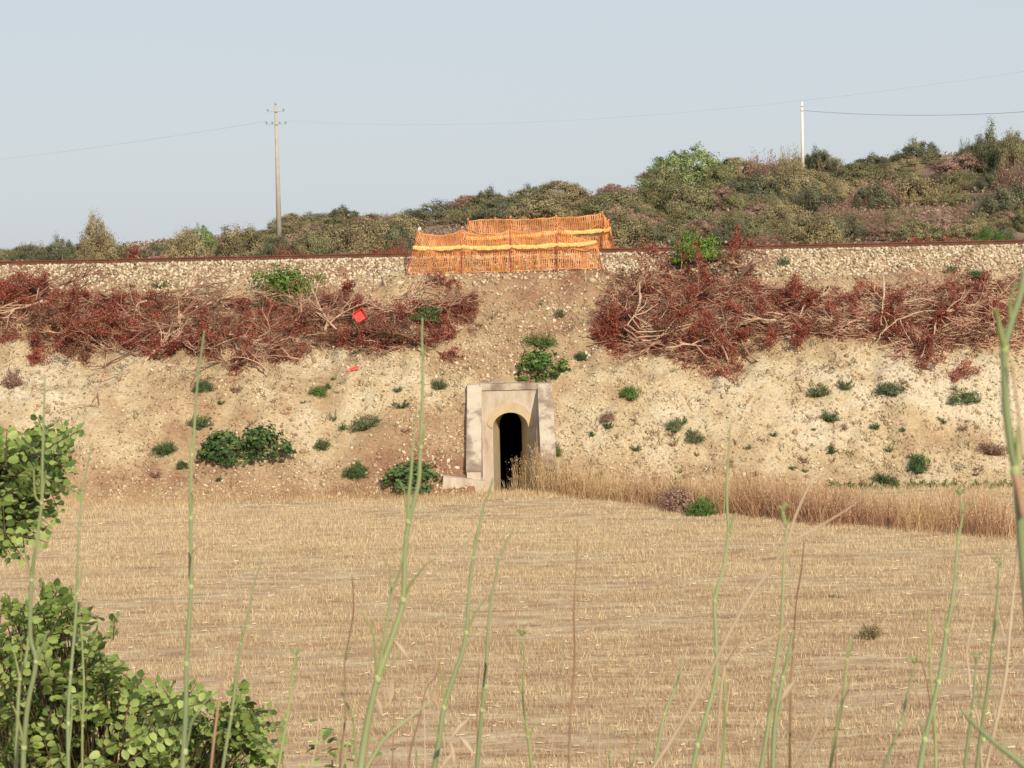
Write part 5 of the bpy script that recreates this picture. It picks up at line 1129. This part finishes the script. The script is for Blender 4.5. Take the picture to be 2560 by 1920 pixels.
for i, (px, py) in enumerate([(1000, 1620), (978, 1730), (945, 1760), (1150, 1820), (1130, 1880), (1165, 1862), (1120, 1900), (1971, 1725)]):   # papery oat husks
    p = at(px, py, 2.9); mb = MB(); L_ = 0.020; a = rng.uniform(-0.8, 0.8)
    u = Vector((math.sin(a), 0, math.cos(a))); v = Vector((math.cos(a), 0.3, -math.sin(a)))
    mb.add([-u * L_, v * 0.0045, u * L_ * 0.3 + Vector((0, -0.004, 0)), u * L_, -v * 0.0045], [(0, 1, 2), (1, 3, 2), (3, 4, 2), (4, 0, 2)])
    mb.tube([-u * L_, -u * L_ - Vector((0.004, 0, 0.05)), (0.0, 0, float(bank_z(p.x, p.y)) - p.z)], [0.0006, 0.0006, 0.0009], 3)
    o = mb.build('oat_spikelet', M['grass_husk'] if 'grass_husk' in M else M['pale_stalk']); o.location = p
    tag(o, 'papery pale oat husk on a hair-thin stem among the central stalks' if px < 1500 else 'small white husk on the lime-tipped right stalk', 'oat', 'oat husks in the foreground')

# ------------------------------------------------------------------ leafy carob bush at the lower left
def inside(px, py, poly):
    c = False; n = len(poly)
    for i in range(n):
        (x1, y1), (x2, y2) = poly[i], poly[(i + 1) % n]
        if (y1 > py) != (y2 > py) and px < (x2 - x1) * (py - y1) / (y2 - y1) + x1: c = not c
    return c
LOW = [(-60, 1560), (50, 1535), (120, 1490), (180, 1500), (195, 1590), (270, 1630), (300, 1700), (380, 1750), (450, 1735), (500, 1800), (570, 1790), (615, 1755), (650, 1810), (650, 1880), (640, 1960), (-60, 1960)]
UPP = [(-90, 1150), (0, 1130), (60, 1115), (120, 1085), (165, 1145), (140, 1210), (100, 1265), (60, 1340), (10, 1365), (-90, 1360)]
rng = np.random.default_rng(77)
def carob():
    base = at(200, 1925, 8.2); base.z = float(bank_z(base.x, base.y)) - 0.05
    root = empty('carob_bush', base, 'leafy carob bush with round yellow-green leaflets filling the lower left corner', 'bush')
    # leaflet: rounded oval folded along its midrib
    lf = bpy.data.meshes.new('leaflet'); ring = [(0, 0.0), (0.23, 0.18), (0.37, 0.50), (0.34, 0.80), (0.18, 0.99), (0, 0.96), (-0.18, 0.99), (-0.34, 0.80), (-0.37, 0.50), (-0.23, 0.18)]
    Vl = [(x, y, 0.34 * abs(x) ** 1.2 - 0.12 * y * y) for x, y in ring] + [(0, 0.5, -0.015)]
    lf.from_pydata(Vl, [], [(i, (i + 1) % 10, 10) for i in range(10)]); lf.materials.append(M['carob']); lf.polygons.foreach_set('use_smooth', [True] * 10)
    dry = lf.copy(); dry.materials.clear(); dry.materials.append(M['carob_dry'])
    LV = np.array(Vl); LF = np.array([(i, (i + 1) % 10, 10) for i in range(10)])
    items = []; tw = MB(); hubs = []
    def compound(p, d, size, npair):
        """one pinnate leaf: rachis from p along d"""
        d = d.normalized(); side = d.cross(Vector((0.12, -0.30, 0.85)) + Vector(rng.normal(0, 0.30, 3))).normalized(); up = side.cross(d).normalized()
        L_ = size * npair * 0.80; pts = [p + d * L_ * t - Vector((0, 0, 0.10 * L_ * t * t)) for t in (0, 0.33, 0.66, 1)]
        tw.tube([q - base for q in pts], [0.0026, 0.0022, 0.0018, 0.0012], 4, False)
        for k in range(npair):
            t = (k + 0.7) / npair; q = p + d * L_ * t - Vector((0, 0, 0.10 * L_ * t * t))
            for s in (-1, 1):
                out = (side * s + d * 0.30 + Vector(rng.normal(0, 0.10, 3))).normalized()
                nrm = (up + Vector(rng.normal(0, 0.30, 3)) - side * (0.45 * s)).normalized(); X_ = out.cross(nrm).normalized(); Z_ = X_.cross(out)
                sc = size * rng.uniform(0.8, 1.15); mw = Matrix((X_ * sc, out * sc, Z_ * sc)).transposed().to_4x4(); mw.translation = q + out * 0.004
                items.append((q.y, mw))
    def fill(poly, n, Ya, Yb, x0, x1, y0, y1):
        c = 0; g = 0
        while c < n and g < 20000:
            g += 1; px, py = rng.uniform(x0, x1), rng.uniform(y0, y1)
            if not inside(px, py, poly): continue
            edge = 0 if all(inside(px + a, py + b, poly) for a, b in ((0, -60), (60, -30), (50, 30))) else 1
            Yd = rng.uniform(Ya, Yb) if not edge else rng.uniform(Ya + 0.2, Ya + 0.7)
            p = at(px, py, Yd); a = rng.normal(0.9 if edge else 0.7, 0.8)
            d = Vector((math.cos(a), rng.normal(-0.35, 0.4), math.sin(a) * 0.8 + 0.12))
            compound(p - d.normalized() * 0.06, d, rng.uniform(0.025, 0.036), int(rng.integers(4, 7))); hubs.append(p - d.normalized() * 0.06); c += 1
    fill(LOW, 470, 6.1, 7.5, -60, 680, 1455, 1960); fill(UPP, 135, 6.2, 7.0, -60, 200, 1055, 1385)
    for poly, lo, hi in ((LOW, 0, 14), (UPP, 1, 8)):       # loose sprays standing out of the outline
        for i in range(lo, hi):
            (x1, y1), (x2, y2) = poly[i], poly[(i + 1) % len(poly)]
            for q in range(max(1, int(math.hypot(x2 - x1, y2 - y1) / 26))):
                t = rng.random(); px, py = x1 + (x2 - x1) * t, y1 + (y2 - y1) * t; nx, ny = (y2 - y1), -(x2 - x1); l_ = math.hypot(nx, ny) + 1e-6
                d = Vector((nx / l_ + rng.normal(0.1, 0.35), rng.normal(-0.15, 0.3), -ny / l_ + rng.normal(0.15, 0.35)))
                p = at(px, py, rng.uniform(6.2, 6.7)); compound(p - d.normalized() * 0.05, d, rng.uniform(0.024, 0.034), int(rng.integers(4, 7))); hubs.append(p - d.normalized() * 0.05)
    compound(at(142, 1130, 6.4), Vector((0.12, -0.1, 1)), 0.026, 4); compound(at(283, 1600, 6.4), Vector((0.1, -0.1, 1)), 0.028, 4)
    # twigs from the trunk to the leaves
    H = [Vector(h) for h in hubs]; mains = []
    for i in range(12):
        h = H[int(rng.integers(0, 470))]; m_ = base.lerp(h, 0.55) + Vector(rng.normal(0, 0.08, 3)) + Vector((0, 0, 0.12)); mains.append(m_)
        tw.tube([q - base for q in smooth_path([base + Vector(rng.normal(0, 0.05, 3)), base.lerp(m_, 0.5) + Vector(rng.normal(0, 0.06, 3)), m_, h])], [0.010 - 0.0006 * j for j in range(13)], 5)
    up0 = at(-170, 1260, 7.0)
    for h in H:
        if at(0, 1420, h.y).z < h.z:
            tw.tube([q - base for q in smooth_path([up0, up0.lerp(h, 0.55) + Vector(rng.normal(0, 0.03, 3)), h], 3)], [0.004, 0.0036, 0.0032, 0.003, 0.0027, 0.0024, 0.002], 4, False); continue
        m_ = min(mains, key=lambda q: (q - h).length); tw.tube([q - base for q in smooth_path([m_, m_.lerp(h, 0.5) + Vector(rng.normal(0, 0.04, 3)), h], 3)], [0.004, 0.0036, 0.0032, 0.003, 0.0027, 0.0024, 0.002], 4, False)
    tw.tube([q - base for q in smooth_path([base, base.lerp(up0, 0.5) + Vector((-0.5, 0, 0)), up0])], [0.03] * 9, 6)
    tw.build('branches', M['carob_wood'], root)
    items.sort(key=lambda t: t[0])
    vis = [it for it in items if True]; inv = Matrix.Translation(-base)
    for i, (y, mw) in enumerate(vis[:296]):
        o = link('leaflet', dry if i in (37, 120) else lf); o.parent = root; o.matrix_local = inv @ mw
    rest = vis[296:]; VV = []; 
    for y, mw in rest: VV.append(LV @ np.array(mw.to_3x3()).T + np.array(mw.translation - base))
    n = len(rest); FF = (np.arange(n)[:, None, None] * 11 + LF[None]).reshape(-1, 3)
    o = link('foliage', np_mesh('foliage', np.concatenate(VV), FF, np.repeat(rng.random(n), 10), True), M['carob_mass'], root); o['kind'] = 'stuff'
carob()
# a few sprigs of the same bush further along the bank
for px, py, lab in ((830, 1900, 'small leafy carob sprig at the bottom edge left of the big forked fennel'),):
    p = at(px, py, 6.0); g = p.copy(); g.z = float(bank_z(p.x, p.y)); o = empty('leafy_sprig', g, lab, 'plant'); mb = MB(); mb.tube([(0, 0, 0), (0.02, 0, (p.z - g.z) * 0.6), (0, 0, p.z - g.z)], [0.008, 0.006, 0.003], 5); mb.build('stem', M['carob_wood'], o)
    for i in range(34):
        q = Vector((rng.normal(0, 0.085), rng.normal(0, 0.05), p.z - g.z + rng.normal(0, 0.05))); l_ = link('leaflet', bpy.data.meshes['leaflet']); l_.parent = o; l_.location = q; l_.rotation_euler = (rng.normal(0.4, 0.4), rng.normal(0, 0.4), rng.uniform(0, 6.28)); l_.scale = (0.04,) * 3
